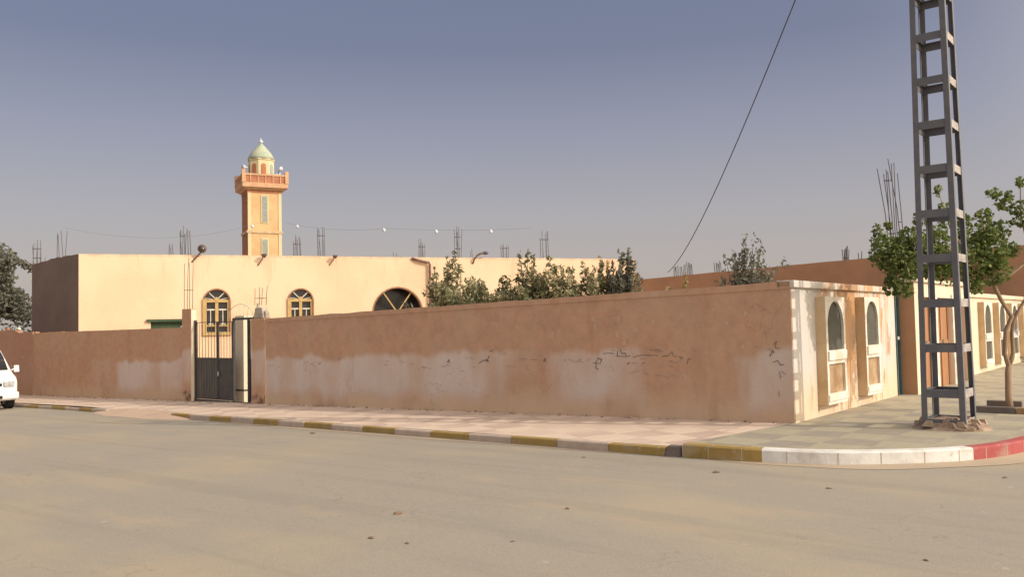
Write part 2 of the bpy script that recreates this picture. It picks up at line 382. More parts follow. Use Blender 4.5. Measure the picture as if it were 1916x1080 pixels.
M['pave_pink'] = paving_material('pink_paving', (.64, .51, .40), (.51, .385, .31), .62, (.62, .46, .35), 1, .2, .5)
M['pave_grey'] = paving_material('grey_green_paving', (.37, .33, .24), (.285, .255, .21), .6, (.39, .325, .235), 5, .2)
M['sand'] = mat('dusty_sand', (.42, .335, .245), (.37, .295, .215), .6, .98, .4)
M['sanddrift'] = mat('pink_sand', (.52, .38, .28), (.46, .33, .24), 1.2, .98, .4)

# ---------------------------------------------------------------- ground
def site_mesh(name, mtl, xs, ys, off):
    mb = MB(); n = len(ys)
    for x in xs:
        for y in ys: mb.v.append((x, y, gz(x) + off))
    for i in range(len(xs) - 1):
        for j in range(n - 1):
            mb.f.append((i * n + j, (i + 1) * n + j, (i + 1) * n + j + 1, i * n + j + 1)); mb.m.append(0); mb.sm.append(False)
    o = mb.build(name, mtl); o.location = (CX, CY, 0); o.rotation_euler = (0, 0, TH); return struct(o)
site_mesh('ground', M['sand'], [-2500, -70, 0, 2500], [-2500, 2500], -.008)
site_mesh('road', M['road'], [-70, 0, 16], [-18, -.05], 0)
mb = MB(); mb.add([(0.05, -.05, 0), (16, -.05, 0), (16, 60, 0), (0.05, 60, 0)], [(0, 1, 2, 3)])
o = struct(mb.build('side_road', M['road'])); o.location = (CX, CY, 0); o.rotation_euler = (0, 0, TH)

# kerb line of the corner, road side, in site x,y
KP = [(-.36, -2.86), (.1, -2.86), (.66, -2.80), (1.36, -2.60), (1.87, -2.28), (2.34, -1.87), (2.66, -1.45), (2.88, -1.0), (3.03, -.5), (3.14, .1), (3.2, .9), (3.22, 2.0)]
for k in range(40): KP.append((3.22, 3. + k))
def smooth_path(P, n):
    out = []
    for i in range(len(P) - 1):
        p0 = Vector(P[max(i - 1, 0)]); p1 = Vector(P[i]); p2 = Vector(P[i + 1]); p3 = Vector(P[min(i + 2, len(P) - 1)])
        for k in range(n):
            t = k / n
            out.append(tuple(.5 * (2 * p1 + (p2 - p0) * t + (2 * p0 - 5 * p1 + 4 * p2 - p3) * t * t + (3 * p1 - p0 - 3 * p2 + p3) * t ** 3)))
    return out + [P[-1]]
NS = 5
KP = smooth_path(KP, NS)
def inner(P, d):
    out = []
    for i, p in enumerate(P):
        a = Vector(P[max(i - 1, 0)]); b = Vector(P[min(i + 1, len(P) - 1)]); t = (b - a).normalized()
        out.append((p[0] - t.y * d, p[1] + t.x * d))
    return out
KI = inner(KP, .15)
def kb_left(a):               # b of the road-side kerb face along the main street
    return -2.86 + max(0, min(1, (a - .6) / 19)) * .86

def kerb():
    mb = MB()
    # corner: yellow, white, red, then white / red alternating
    acc = 0; cur = 1
    for i in range(len(KP) - 1):
        x = KP[i]; y = KP[i + 1]
        j = i // NS; mb.mi = 0 if j < 2 else (2 if j < 6 else (3 if j < 10 else (2 if (j // 2) % 2 else 3)))
        p = [(*x, -.1), (*y, -.1), (*KI[i + 1], -.1), (*KI[i], -.1), (*x, .165), (*y, .165), (*KI[i + 1], .17), (*KI[i], .17)]
        # small chamfer on the road edge
        t = (Vector(y) - Vector(x)).normalized(); nx, ny = -t.y * .02, t.x * .02
        q = [(*x, -.1), (*y, -.1), (*y, .148), (*x, .148), (x[0] + nx, x[1] + ny, .168), (y[0] + nx, y[1] + ny, .168), (*KI[i + 1], .17), (*KI[i], .17), (*KI[i], 0.05), (*KI[i + 1], 0.05)]
        mb.smooth = False
        fs = [(0, 1, 2, 3), (3, 2, 5, 4), (4, 5, 6, 7), (7, 6, 9, 8)]
        if i == 0: fs.append((0, 3, 4, 7, 8))
        mb.add(q, fs)
    for i in range(0, 70, 4):
        p, q = Vector(KP[i]), Vector(KI[i]); t = (Vector(KP[i + 1]) - p).normalized() * .005; o_ = (p - q).normalized() * .0025
        mb.mi = 4; a_, b_ = p + o_, q
        mb.hexa([(*(a_ - t), 0), (*(a_ + t), 0), (*(b_ + t), 0), (*(b_ - t), 0), (*(a_ - t), .15), (*(a_ + t), .15), (*(b_ + t), .1725), (*(b_ - t), .1725)])
    # main street stones
    a = .62; k = 0
    while a < 60:
        L_ = .885
        if not (13.4 < a < 17.3):
            a1 = a + L_ - .012
            dz = random.uniform(-.008, .008); dy = random.uniform(-.008, .008)
            if a > 17.3: dz -= .03
            mb.mi = 0 if k % 2 == 0 else 1
            x0, x1 = -a1, -a; b0, b1 = kb_left(a1) + dy, kb_left(a) + dy
            z0, z1 = gz(x0) + .118 + dz, gz(x1) + .118 + dz
            mb.add([(x0, b0, z0 - .3), (x1, b1, z1 - .3), (x1, b1, z1 - .015), (x0, b0, z0 - .015), (x0, b0 + .015, z0), (x1, b1 + .015, z1), (x1, b1 + .13, z1), (x0, b0 + .13, z0), (x0, b0 + .13, z0 - .2), (x1, b1 + .13, z1 - .2)],
                   [(0, 1, 2, 3), (3, 2, 5, 4), (4, 5, 6, 7), (7, 6, 9, 8), (0, 3, 4, 7, 8), (1, 9, 6, 5, 2)])
        a += L_; k += 1
    o = mb.build('kerb', [M['kyellow'], M['kgrey'], M['kwhite'], M['kred'], M['kgrey']]); o.location = (CX, CY, 0); o.rotation_euler = (0, 0, TH); return struct(o)
kerb()
# pavements
mb = MB(); pts = [(-.36, -2.86 + .12)] + KI[1:]
Lp = [(-.03, .1), (-.06, .1), (-.1, .1), (-.1, .12), (-.1, .14), (-.1, .16), (-.1, .3), (-.1, .6), (-.1, .9), (-.1, 1.2), (-.1, 1.6), (-.1, 2.2)] + [(-.1, 3. + k) for k in range(40)]
Lp = [tuple(Vector(Lp[i]).lerp(Vector(Lp[i + 1]), k / NS)) for i in range(len(Lp) - 1) for k in range(NS)] + [Lp[-1]]
KX = [(p[0], p[1]) for p in KI]
for i, (p, q) in enumerate(zip(KX, Lp)): mb.v += [(p[0], p[1], .163), (q[0], q[1], .15)]
for i in range(len(KX) - 1): mb.f.append((2 * i, 2 * i + 2, 2 * i + 3, 2 * i + 1)); mb.m.append(0); mb.sm.append(False)
o = struct(mb.build('corner_pavement', M['pave_grey'])); o.location = (CX, CY, 0); o.rotation_euler = (0, 0, TH)
mb = MB(); xs = [-.03, -.62] + [-(.62 + i * 2) for i in range(1, 31)]
for i, x in enumerate(xs):
    b = kb_left(-x) + .11; xx = x
    zz = gz(x)
    if i == 0: mb.v += [(-.36, -2.75, .135), (-.03, .1, .15)]
    elif i == 1: mb.v += [(-.62, b, zz + .118), (-.62, .1, zz + .15)]
    else:
        edge = .116
        if 13.4 < -x < 17.3: edge = .07
        mb.v += [(xx, b, zz + edge), (xx, .1, zz + .15)]
for i in range(len(xs) - 1): mb.f.append((2 * i, 2 * i + 1, 2 * i + 3, 2 * i + 2)); mb.m.append(0); mb.sm.append(False)
o = struct(mb.build('pink_pavement', M['pave_pink'])); o.location = (CX, CY, 0); o.rotation_euler = (0, 0, TH)
# sand ramp where the kerb is missing, and drifts of dust lying in the gutter
mb = MB()
rows = 40
for i in range(rows + 1):
    a = 12.9 + i * (18.1 - 12.9) / rows; t = math.sin(math.pi * i / rows) ** .5
    b = kb_left(a); nz = noise.noise((a, 0, 0)) * .12
    z = gz(-a)
    nz += noise.noise((a * 3, 2, 0)) * .06; mb.v += [(-a, b + .35 * t, z + .10 * t + .02), (-a, b + .05, z + .115 * t), (-a, b - .15 * t, z + .06 * t + .001), (-a, b - (.42 + nz) * t, z + .003)]
for i in range(rows):
    for j in range(3): k = i * 4 + j; mb.f.append((k, k + 1, k + 5, k + 4)); mb.m.append(0); mb.sm.append(True)
o = struct(mb.build('sand_ramp', M['sanddrift'])); o.location = (CX, CY, 0); o.rotation_euler = (0, 0, TH)
def drift(path, wid, h, name='sand_drift'):
    mb = MB(); n = len(path)
    for i, p in enumerate(path):
        a = Vector(path[max(i - 1, 0)]); b = Vector(path[min(i + 1, n - 1)]); t = (b - a).normalized(); nrm = Vector((t.y, -t.x))
        s = math.sin(math.pi * i / (n - 1)) ** .6
        wv = wid * s * (1 + .5 * noise.noise((p[0] * .9, p[1] * .9, 3)))
        z = gz(p[0])
        for d, hh in ((0, h), (.3, h * .5), (1, .0025)):
            q = Vector(p) + nrm * wv * d; mb.v.append((q.x, q.y, z + .002 + hh * s))
    for i in range(n - 1):
        for j in range(2): k = i * 3 + j; mb.f.append((k, k + 1, k + 4, k + 3)); mb.m.append(0); mb.sm.append(True)
    o = struct(mb.build(name, M['sand'])); o.location = (CX, CY, 0); o.rotation_euler = (0, 0, TH)
def dens(P, n=6):
    out = []
    for i in range(len(P) - 1):
        for k in range(n): out.append(tuple(Vector(P[i]).lerp(Vector(P[i + 1]), k / n)))
    return out + [P[-1]]
drift(KP[5:66], .32, .022)
drift([(-12.9 + i * .25, kb_left(12.9 - i * .25)) for i in range(50)], .14, .018)

# ---------------------------------------------------------------- perimeter walls
def wall_mesh(mb, a0, a1, y0, y1, ztop, zbot, step=.5, rough=.012, seed=0):
    n = max(1, int((a1 - a0) / step)); o = len(mb.v)
    for i in range(n + 1):
        a = a0 + (a1 - a0) * i / n; zt = ztop(a) + noise.noise((a * 1.7, seed, 0)) * rough
        zb = zbot(a)
        mb.v += [(-a, y0, zb), (-a, y0, zt), (-a, y1, zt), (-a, y1, zb)]
    for i in range(n):
        for j in range(4):
            k = o + i * 4; mb.f.append((k + j, k + (j + 1) % 4, k + 4 + (j + 1) % 4, k + 4 + j)); mb.m.append(0); mb.sm.append(False)
    k = o + n * 4
    mb.f += [(o, o + 3, o + 2, o + 1), (k, k + 1, k + 2, k + 3)]; mb.m += [0, 0]; mb.sm += [False, False]
main = thing('perimeter_wall', 'long brown plastered wall with a washed grey band, from the gate to the street corner', 'wall', S(0, 0, 0), TH, 'brown walls along the main street')
mb = MB(); wall_mesh(mb, .008, 13.42, 0, .2, lambda a: 2.19 - .0196 * a, lambda a: -.02 * a - .2, .4, .006, 2)
mb.build('wall_face', M['brown'], main)
mb = MB(); wall_mesh(mb, .008, 13.42, -.012, .212, lambda a: 2.285 - .0205 * a, lambda a: 2.19 - .0196 * a - .012, .25, .016, 5)
mb.build('coping', M['brown'], main)
left = thing('perimeter_wall', 'brown plastered wall between the black gate and the parked white van', 'wall', S(0, 0, 0), TH, 'brown walls along the main street')
mb = MB(); wall_mesh(mb, 17.32, 27.4, 0.03, .22, lambda a: 1.845 - .004 * (a - 17.3), lambda a: -.02 * a - .2, .4, .016, 9)
mb.build('wall_face', M['brown2'], left)
mb = MB()
for i in range(11):
    a = 17.5 + i * .98 + random.uniform(-.1, .1); mb.box(-a - random.uniform(.1, .5), -a, .05, .19, 1.76, 1.815 + random.uniform(0, .02))
mb.build('broken_coping', M['brown2'], left)
far = thing('perimeter_wall', 'reddish plastered wall behind the van at the far left of the street', 'wall', S(0, 0, 0), TH, 'brown walls along the main street')
mb = MB(); wall_mesh(mb, 27.42, 52, 0.0, .2, lambda a: 1.96 - .016 * (a - 27.4) + (.0 if a > 29 else -.12), lambda a: -.02 * a - .2, .4, .02, 14)
mb.build('wall_face', M['brown3'], far)
# loose blocks lying on the wall top
for (a, sz, lb, mt) in ((29.0, .13, 'small whitish stone lying on top of the wall above the van', 'grille'), (30.0, .12, 'broken reddish brick on the wall top above the van', 'terra'), (17.6, .08, 'small white stone on the wall top beside the gate pillar', 'grille')):
    mb = MB(); h = sz * .5
    zt = 1.93 if a > 28 else 1.84
    mb.frust((0, 0), (h * 1.3, h), 0, (.01, -.01), (h * .8, h * .7), h * 1.5)
    o = bevel(mb.build('loose_stone', M[mt]), .02); o.location = S(-a, .12, zt); o.rotation_euler = (0, 0, TH + .4); tag(o, lb, 'stone', 'stones lying on the walls')

# graffiti: thin strokes on the brown wall
def strokes(mb, L_):
    for poly, wd in L_:
        wd *= .62
        for i in range(len(poly) - 1):
            (a0, z0), (a1, z1) = poly[i], poly[i + 1]
            mb.bar((-a0, -.003, z0), (-a1, -.003, z1), .006, wd, (0, 0, 1)) if abs(a0 - a1) > abs(z0 - z1) else mb.bar((-a0, -.003, z0), (-a1, -.003, z1), wd, .006, (0, 1, 0))
D = []
D += [([(3.55, .92), (3.54, 1.03), (3.50, 1.10), (3.42, 1.08), (3.45, 1.02)], .022), ([(3.60, 1.02), (3.44, 1.00)], .016), ([(3.49, .90), (3.55, .93)], .02)]
D += [([(3.38, 1.18), (3.28, 1.19), (3.16, 1.18)], .016), ([(3.10, 1.13), (3.09, 1.22)], .02), ([(3.04, 1.26), (3.0, 1.18), (2.93, 1.19), (2.92, 1.13)], .022), ([(3.13, 1.14), (2.9, 1.13), (2.84, 1.15)], .015)]
D += [([(2.78, 1.12), (2.62, 1.16), (2.42, 1.155), (2.3, 1.16)], .016), ([(2.45, 1.25), (2.25, 1.255)], .014), ([(2.36, 1.22), (2.2, 1.225)], .011)]
D += [([(2.22, 1.14), (2.1, 1.15), (2.04, 1.22), (2.0, 1.14), (1.96, 1.14)], .016), ([(2.08, 1.06), (2.02, 1.055)], .012)]
D += [([(1.90, 1.14), (1.86, 1.10), (1.84, 1.13)], .028), ([(1.76, 1.02), (1.74, 1.1), (1.68, 1.1)], .014), ([(2.62, .98), (2.6, 1.02), (2.54, 1.03)], .014), ([(2.9, 1.0), (2.86, 1.03)], .03)]
D += [([(.36, 1.15), (.31, 1.24), (.29, 1.2)], .028), ([(.29, 1.33), (.25, 1.38), (.27, 1.28), (.2, 1.27)], .014), ([(.31, 1.06), (.24, 1.09), (.2, 1.02), (.14, 1.03)], .022), ([(.22, .92), (.2, .82)], .014), ([(.24, .62), (.23, .54)], .012)]
D += [([(6.3, .98), (6.2, 1.03), (6.08, 1.05), (6.03, 1.12)], .028), ([(6.12, 1.03), (6.04, 1.02)], .03), ([(6.02, 1.23), (5.96, 1.21), (5.93, 1.26)], .022), ([(4.70, 1.03), (4.66, 1.09), (4.66, 1.02)], .04), ([(5.0, 1.06), (4.84, 1.06)], .01)]
D += [([(7.16, .98), (7.12, 1.04), (7.10, .97)], .035)]
mb = MB(); strokes(mb, D); mb.build('graffiti', M['graffiti'], main)
Ff = []
rr = random.Random(3)
for (a, z) in ((13.3, .84), (12.9, .83), (11.6, .86), (11.4, .9), (8.3, .93), (8.0, .88), (7.7, .9), (7.85, .82), (8.6, 1.0), (7.3, .92), (6.6, 1.1), (6.4, .9), (5.6, 1.15), (5.3, 1.08), (5.5, .95), (4.2, 1.05), (3.9, 1.06), (2.5, .88), (2.2, .82), (2.35, .84), (2.9, .88), (3.7, 1.1), (5.1, .9), (9.0, .96), (10.6, .98), (1.75, 1.2), (2.0, 1.0), (2.75, 1.06), (.5, 1.3), (.1, .9), (6.9, 1.2)):
    for k in range(2):
        p = [(a + rr.uniform(-.12, .12), z + rr.uniform(-.04, .04))]
        for j in range(rr.randint(1, 2)): p.append((max(.03, p[-1][0] - rr.uniform(.02, .09)), p[-1][1] + rr.uniform(-.03, .03)))
        Ff.append(([(max(.03, u), v) for u, v in p], rr.uniform(.010, .022)))
mb = MB(); strokes(mb, Ff); mb.build('faded_graffiti', M['graffitifaint'], main)

# ---------------------------------------------------------------- rebar
def rebar(name_loc, h, wd, label, lean=0., n=4, rz=.3, ties=2, grp='bundles of starter bars on the roofs', rad=.016):
    if n == 4 and rad > .01: n = 6
    t = thing('rebar_bundle', label, 'rebar', name_loc, rz, grp)
    mb = MB(); mb.box(-wd / 2 - .06, wd / 2 + .06, -wd / 2 - .06, wd / 2 + .06, -.3, .06)
    if rad > .01: mb.build('column_stub', M['concrete'], t)
    r2 = random.Random(int(h * 1000 + wd * 99))
    for k in range(n):
        sx = (-1 if k % 2 else 1) * wd / 2; sy = (-1 if k < n // 2 else 1) * wd / 2
        if n == 6: sx = (k % 3 - 1) * wd / 2
        if n == 2: sy = 0
        hh = h * r2.uniform(.78, 1); j = r2.uniform(-.05, .05) * h
        mb = MB(); mb.tube([(sx, sy, 0), (sx + j * .3 + lean * .4, sy, hh * .5), (sx + j + lean, sy + j * .5, hh)], rad, 5); mb.build('bar', M['rebar'], t)
    for k in range(ties):
        z = h * (.25 + .5 * k / max(1, ties - 1)) if ties > 1 else h * .35
        l = lean * z / h
        mb = MB(); q = wd / 2 + .012
        mb.tube([(-q + l, -q, z), (q + l, -q, z), (q + l, q, z), (-q + l, q, z), (-q + l, -q, z)], rad * .7, 4); mb.build('tie', M['rebar'], t)
    return t

# ---------------------------------------------------------------- gate
def pillar(x0, x1, y0, y1, zb, zt, name, label, side_mat, crumb=False):
    t = thing(name, label, 'pillar', S((x0 + x1) / 2, (y0 + y1) / 2, 0), TH, 'gate pillars')
    hw, hd = (x1 - x0) / 2, (y1 - y0) / 2
    mb = MB(); mb.box(-hw, hw - .012, -hd, hd, zb, zt); bevel(mb.build('shaft', M['brown2'], t), .012)
    mb = MB(); mb.box(hw - .012, hw + .004, -hd + .004, hd - .004, zb, zt - .03); mb.build('cream_face', side_mat, t)
    if crumb:
        mb = MB(); mb.box(-.02, .10, -.06, .07, zt, zt + .16); mb.frust((.12, 0), (.03, .06), zt, (.12, .01), (.02, .04), zt + .09); bevel(mb.build('broken_top', M['concrete'], t), .02)
    return t
pl = pillar(-17.34, -16.86, -.03, .13, -.5, 2.36, 'gate_pillar', 'tall brown gate pillar with cream inner face, left of the gate', M['cream'])
pr = pillar(-14.02, -13.42, -.03, .23, -.5, 2.02, 'gate_pillar', 'brown gate pillar with crumbling concrete top, right of the gate', M['brown'])
mb = MB(); mb.frust((.0, 0), (.22, .11), 2.02, (-.03, 0), (.15, .09), 2.30); mb.frust((-.16, .02), (.04, .05), 2.02, (-.17, 0), (.025, .035), 2.42); mb.frust((.22, 0), (.05, .07), 2.02, (.2, 0), (.03, .05), 2.22)
bevel(mb.build('broken_top', M['concrete'], pr), .03)
rebar(S(-17.15, .06, 2.36), 1.5, .16, 'thin rusty bars rising from the left gate pillar', .02, 4, TH, 1, 'starter bars on the gate pillars', .008)
rebar(S(-13.78, .10, 2.36), .5, .2, 'short rusty bars rising from the crumbling right gate pillar', .05, 4, TH, 1, 'starter bars on the gate pillars', .008)
zg = -.02 * 15.5
gate = thing('metal_gate', 'black metal gate with bars over solid sheets, one leaf standing open', 'gate', S(-15.5, .08, zg + .15), TH)
X = lambda a: 15.5 - a
mb = MB()
mb.box(X(16.84), X(16.79), -.03, .03, 0, 2.2); mb.box(X(14.08), X(14.03), -.03, .03, 0, 2.22)
mb.box(X(14.98), X(14.93), -.03, .03, 0, 2.22); mb.box(X(14.30), X(14.26), -.03, .03, 0, 2.22); mb.box(X(14.93), X(14.30), -.03, .03, 2.16, 2.22); mb.box(X(14.26), X(14.08), -.03, .03, 2.16, 2.22)
mb.box(X(16.84), X(14.03), -.04, .05, -.06, .035)
mb.build('gate_frame', M['black'], gate)
for (a0, a1, mt) in ((16.78, 15.72, 'blackrib'), (15.70, 15.0, 'black'), (14.25, 14.09, 'black')):
    lf = MB(); x0, x1 = X(a0), X(a1)
    for xx in (x0, x1 - .035): lf.box(xx, xx + .035, -.02, .02, .05, 2.14)
    lf.box(x0 + .035, x1 - .035, -.018, .018, 2.12, 2.14); lf.box(x0 + .035, x1 - .035, -.018, .018, 1.12, 1.17); lf.box(x0 + .035, x1 - .035, -.018, .018, .05, .09)
    leaf = lf.build('leaf', M['black'], gate)
    p = MB(); n = max(1, int((x1 - x0) / .135))
    for k in range(1, n): xx = x0 + (x1 - x0) * k / n; p.tube([(xx, 0, 1.17), (xx, 0, 2.10)], .007, 6)
    if n > 1: p.build('bars', M['black'], leaf)
    p = MB(); p.box(x0 + .035, x1 - .035, -.006, .006, .09, 1.12)
    if mt == 'blackrib':
        for k in range(7): xx = x0 + .1 + k * .13; p.box(xx, xx + .03, -.016, -.006, .12, 1.1)
    p.build('sheet_panel', M[mt], leaf)
mb = MB()
mb.tube([(X(15.15), 0, 2.22), (X(15.15), 0, 2.38), (X(14.95), 0, 2.52), (X(14.65), 0, 2.58), (X(14.35), 0, 2.52), (X(14.12), 0, 2.38), (X(14.06), 0, 2.22)], .009, 5)
for q in (14.95, 14.8, 14.65, 14.5, 14.35): mb.tube([(X(q), 0, 2.22), (X(14.62) + (14.62 - q) * 1.3, 0, 2.52)], .006, 4)
mb.build('arch_grille', M['grille'], gate)
mb = MB(); mb.lathe([(.0, -.02), (.03, -.015), (.03, .01), (0, .015)], 10, (X(15.64), -.03, .75), 'y'); mb.box(X(15.66), X(15.62), -.05, -.035, .68, .8); mb.build('lock', M['chrome'], gate)
pier = thing('courtyard_pier', 'sunlit cream pier standing just inside the open part of the gate', 'pier', S(-15.2, .66, -.5), TH)
mb = MB(); mb.box(-.2, .2, -.26, .19, 0, 2.62); mb.build('shaft', M['cream'], pier)
mb = MB(); mb.box(-.2, .212, -.27, .2, .62, .66); mb.build('band', M['black'], pier)
mb = MB(); mb.frust((.205, -.02), (.01, .07), .88, (.205, -.04), (.008, .05), 1.0); mb.build('stain', M['brownpanel'], pier)

# ---------------------------------------------------------------- facades with openings
def arch_pts(x0, x1, zb, zt, rise=None, n=14):
    r = (x1 - x0) / 2; rise = r if rise is None else rise; zs = zt - rise; cx = (x0 + x1) / 2
    return [(x0, zb), (x1, zb)] + [(cx + r * math.cos(math.pi * k / n), zs + rise * math.sin(math.pi * k / n)) for k in range(n + 1)]
def pierced(mb, outline, holes, y0, y1):
    loops = [outline] + holes
    flat = [p for l in loops for p in l]
    tris = tessellate_polygon([[Vector((p[0], p[1], 0)) for p in l] for l in loops])
    n = len(flat)
    vs = [(p[0], y0, p[1]) for p in flat] + [(p[0], y1, p[1]) for p in flat]
    fs = []
    for t in tris:
        a, b, c = [Vector(flat[i]) for i in t]
        ccw = (b - a).cross(c - a) > 0
        t = t if ccw else (t[0], t[2], t[1])
        fs += [tuple(t), (t[0] + n, t[2] + n, t[1] + n)]
    o = 0
    for l in loops:
        k = len(l)
        for i in range(k): j = (i + 1) % k; fs.append((o + i, o + j, o + j + n, o + i + n))
        o += k
    mb.add(vs, fs)
def ring(mb, x0, x1, zb, zt, t, y0, y1, rise=None, bottom=True):
    r0 = (x1 - x0) / 2
    A = arch_pts(x0 - t, x1 + t, zb - (t if bottom else 0), zt + t, (rise or r0) + t); B = arch_pts(x0, x1, zb, zt, rise or r0)
    if not bottom: A[0] = (A[0][0], zb); A[1] = (A[1][0], zb)
    n = len(A); vs = [(p[0], y0, p[1]) for p in A] + [(p[0], y0, p[1]) for p in B] + [(p[0], y1, p[1]) for p in A] + [(p[0], y1, p[1]) for p in B]
    fs = []
    for i in range(n):
        j = (i + 1) % n
        if not bottom and i == 0: continue
        fs += [(i, j, n + j, n + i), (2 * n + i, 3 * n + i, 3 * n + j, 2 * n + j), (i, 2 * n + i, 2 * n + j, j), (n + i, n + j, 3 * n + j, 3 * n + i)]
    mb.add(vs, fs)

# yellow building
FA = math.atan2(.357, .934); P0 = Vector((-16.34, 32.0, 0))
def Fw(x, y, z): return Vector((P0.x + x * math.cos(FA) - y * math.sin(FA), P0.y + x * math.sin(FA) + y * math.cos(FA), z))
yb = thing('yellow_building', 'long flat-roofed yellow plastered building with arched windows behind the brown wall', 'building', P0, FA)
mb = MB()
WIN = [(4.44, 5.40, 1.62, 3.38), (7.70, 8.66, 1.62, 3.38)]
DOOR = (11.2, 13.3, -.5, 3.42)
out_ = [(0, -1.2), (23.82, -1.2), (23.82, 4.76), (19.0, 4.772), (12.0, 4.752), (6.2, 4.77), (4.0, 4.765), (0, 4.76)]
pierced(mb, out_, [arch_pts(*q) for q in WIN] + [arch_pts(*DOOR, 1.05), [(2.5, -.9), (3.8, -.9), (3.8, 2.2), (2.5, 2.2)]], 0, .25)
mb.build('facade', M['yellow'], yb)
# local coordinates of the rear corners of the slightly skewed block
def loc(px, py): d = Vector((px - P0.x, py - P0.y)); return (d.x * math.cos(FA) + d.y * math.sin(FA), -d.x * math.sin(FA) + d.y * math.cos(FA))
c3 = loc(-19.8, 35.0); c4 = loc(-21.6, 45.0); c2 = (23.82, 12.)
def vwall(mb, p, q, t, z0, z1):
    p = Vector(p); q = Vector(q); d = (q - p).normalized(); nn = Vector((-d.y, d.x)) * t
    mb.hexa([(*p, z0), (*q, z0), (*(q + nn), z0), (*(p + nn), z0), (*p, z1), (*q, z1), (*(q + nn), z1), (*(p + nn), z1)])
mb = MB()
# left side wall, ragged top built in short steps
pa = Vector((0, .0)); pb = Vector(c3); n = 14
d = (pb - pa).normalized(); nn = Vector((d.y, -d.x)) * .22
vs = []
for i in range(n + 1):
    q = pa.lerp(pb, i / n); zt = 4.76 + noise.noise((i * .9, 3, 1)) * .05 - (.06 if i > 8 else 0) - (.05 if i > 11 else 0)
    q2 = q + (nn if i else Vector((.25, .25)))
    vs += [(q.x, q.y, -1.2), (q.x, q.y, zt), (q2.x, q2.y, zt), (q2.x, q2.y, -1.2)]
fs = []
for i in range(n):
    for j in range(3): k = i * 4; fs.append((k + j, k + 4 + j, k + 5 + j, k + 1 + j))
    
mb.add(vs, fs); mb.build('side_wall', M['darkside'], yb)
mb = MB()
pts2 = [c3, c4, c2, (23.82, .25)]
for i in range(3): vwall(mb, pts2[i + 1], pts2[i], .2, -1.2, 4.7)
mb.build('rear_wall', M['darkside'], yb)
mb = MB(); poly = [(.2, .26), (23.6, .26), (23.6, 11.8), (c4[0] + .2, c4[1] - .2), (c3[0] + .25, c3[1])]
mb.add([(*p, 4.52) for p in poly] + [(*p, 4.40) for p in poly], [(0, 1, 2, 3, 4), (9, 8, 7, 6, 5)] + [(i, i + 5, (i + 1) % 5 + 5, (i + 1) % 5) for i in range(5)])
mb.build('roof', M['concrete'], yb)
for q in WIN:
    x0, x1, z0, z1 = q; r = (x1 - x0) / 2; cx = (x0 + x1) / 2; zs = z1 - r
    w_ = MB(); ring(w_, x0, x1, z0, z1, .055, -.035, .24); wn = w_.build('window', M['surround'], yb)
    g = MB(); g.box(x0 - .01, x1 + .01, .20, .215, z0 - .01, z1 + .01); g.build('pane', M['glass'], wn)
    f = MB(); y0, y1 = .02, .07
    f.box(x0 - .05, x0 + .10, y0 - .09, y1, z0 - .05, zs + .12); f.box(x1 - .08, x1, y0, y1, z0, zs)
    f.box(cx - .06, cx + .06, y0, y1, z0, zs + .06); f.box(x0 + .1, x1, y0 - .01, y1 - .002, zs - .02, zs + .09); f.box(x0 - .04, x1 + .04, y0 - .10, y1 + .005, z0 - .05, z0 + .08)
    f.box(x0 + .1, x1 - .08, y0 + .01, y1 - .005, z0 + .30, z0 + .36)
    f.lathe([(.0, -.02), (.09, -.02), (.09, .03), (0, .03)], 10, (cx, y0, zs + .1), 'y')
    f.build('frame', M['frame'], wn)
    f = MB()
    for ang in (52, 128): f.bar((cx, .05, zs + .08), (cx + math.cos(R(ang)) * (r - .02), .05, zs + math.sin(R(ang)) * (r - .02)), .04, .055, (0, 1, 0))
    for ang in (20, 160): f.bar((cx, .05, zs + .06), (cx + math.cos(R(ang)) * (r - .02), .05, zs + math.sin(R(ang)) * (r - .02)), .025, .03, (0, 1, 0))
    f.bar((cx - .37, .052, zs - .31), (cx + .37, .052, zs - .31), .012, .03)
    for sx_ in (-1, 1):
        for k in (0,): xx = cx + sx_ * .23; f.bar((xx, .06, z0 + .34), (xx, .06, zs - .30), .03, .035); 
        f.box(cx + sx_ * .23 - .14, cx + sx_ * .23 + .14, .045, .06, zs - .34, zs - .28); f.box(cx + sx_ * .23 - .10, cx + sx_ * .23 + .10, .045, .058, z0 + .38, z0 + .42)
    f.build('grille', M['grille'], wn)
# big arched doorway
x0, x1, z0, z1 = DOOR; cx = (x0 + x1) / 2
w_ = MB(); ring(w_, x0, x1, z0, z1, .06, -.02, .24, 1.05, False); dw = w_.build('doorway', M['surround'], yb)
g = MB(); g.box(x0 - .01, x1 + .01, .9, .92, z0, z1 + .01); g.box(x0 - .01, x0 + .01, .25, .9, z0, z1); g.box(x1 - .01, x1 + .01, .25, .9, z0, z1); g.box(x0, x1, .25, .9, z1 - .02, z1); g.build('interior', M['glass'], dw)  # dark sheets stand in for the shade inside the doorway
f = MB(); zs = 2.37
for ang in (55, 125): f.bar((cx, .12, zs), (cx + math.cos(R(ang)) * 1.03, .12, zs + math.sin(R(ang)) * 1.03), .05, .07, (0, 1, 0))
f.box(x0, x1, .09, .15, zs - .05, zs + .03); f.box(cx - .04, cx + .04, .09, .15, z0, zs - .05)
f.lathe([(0, -.03), (.1, -.03), (.1, .04), (0, .04)], 10, (cx, .1, zs), 'y')
for xx in (x0, x1 - .07): f.box(xx, xx + .07, .09, .15, z0, zs - .05)
f.build('fan_frame', M['frame'], dw)
mb = MB(); mb.box(2.5, 3.8, .10, .14, -.9, 2.2); 
for k in range(5): mb.box(2.55 + k * .25, 2.58 + k * .25, .085, .1, -.85, 2.15)
mb.build('door', M['greenmetal'], yb)
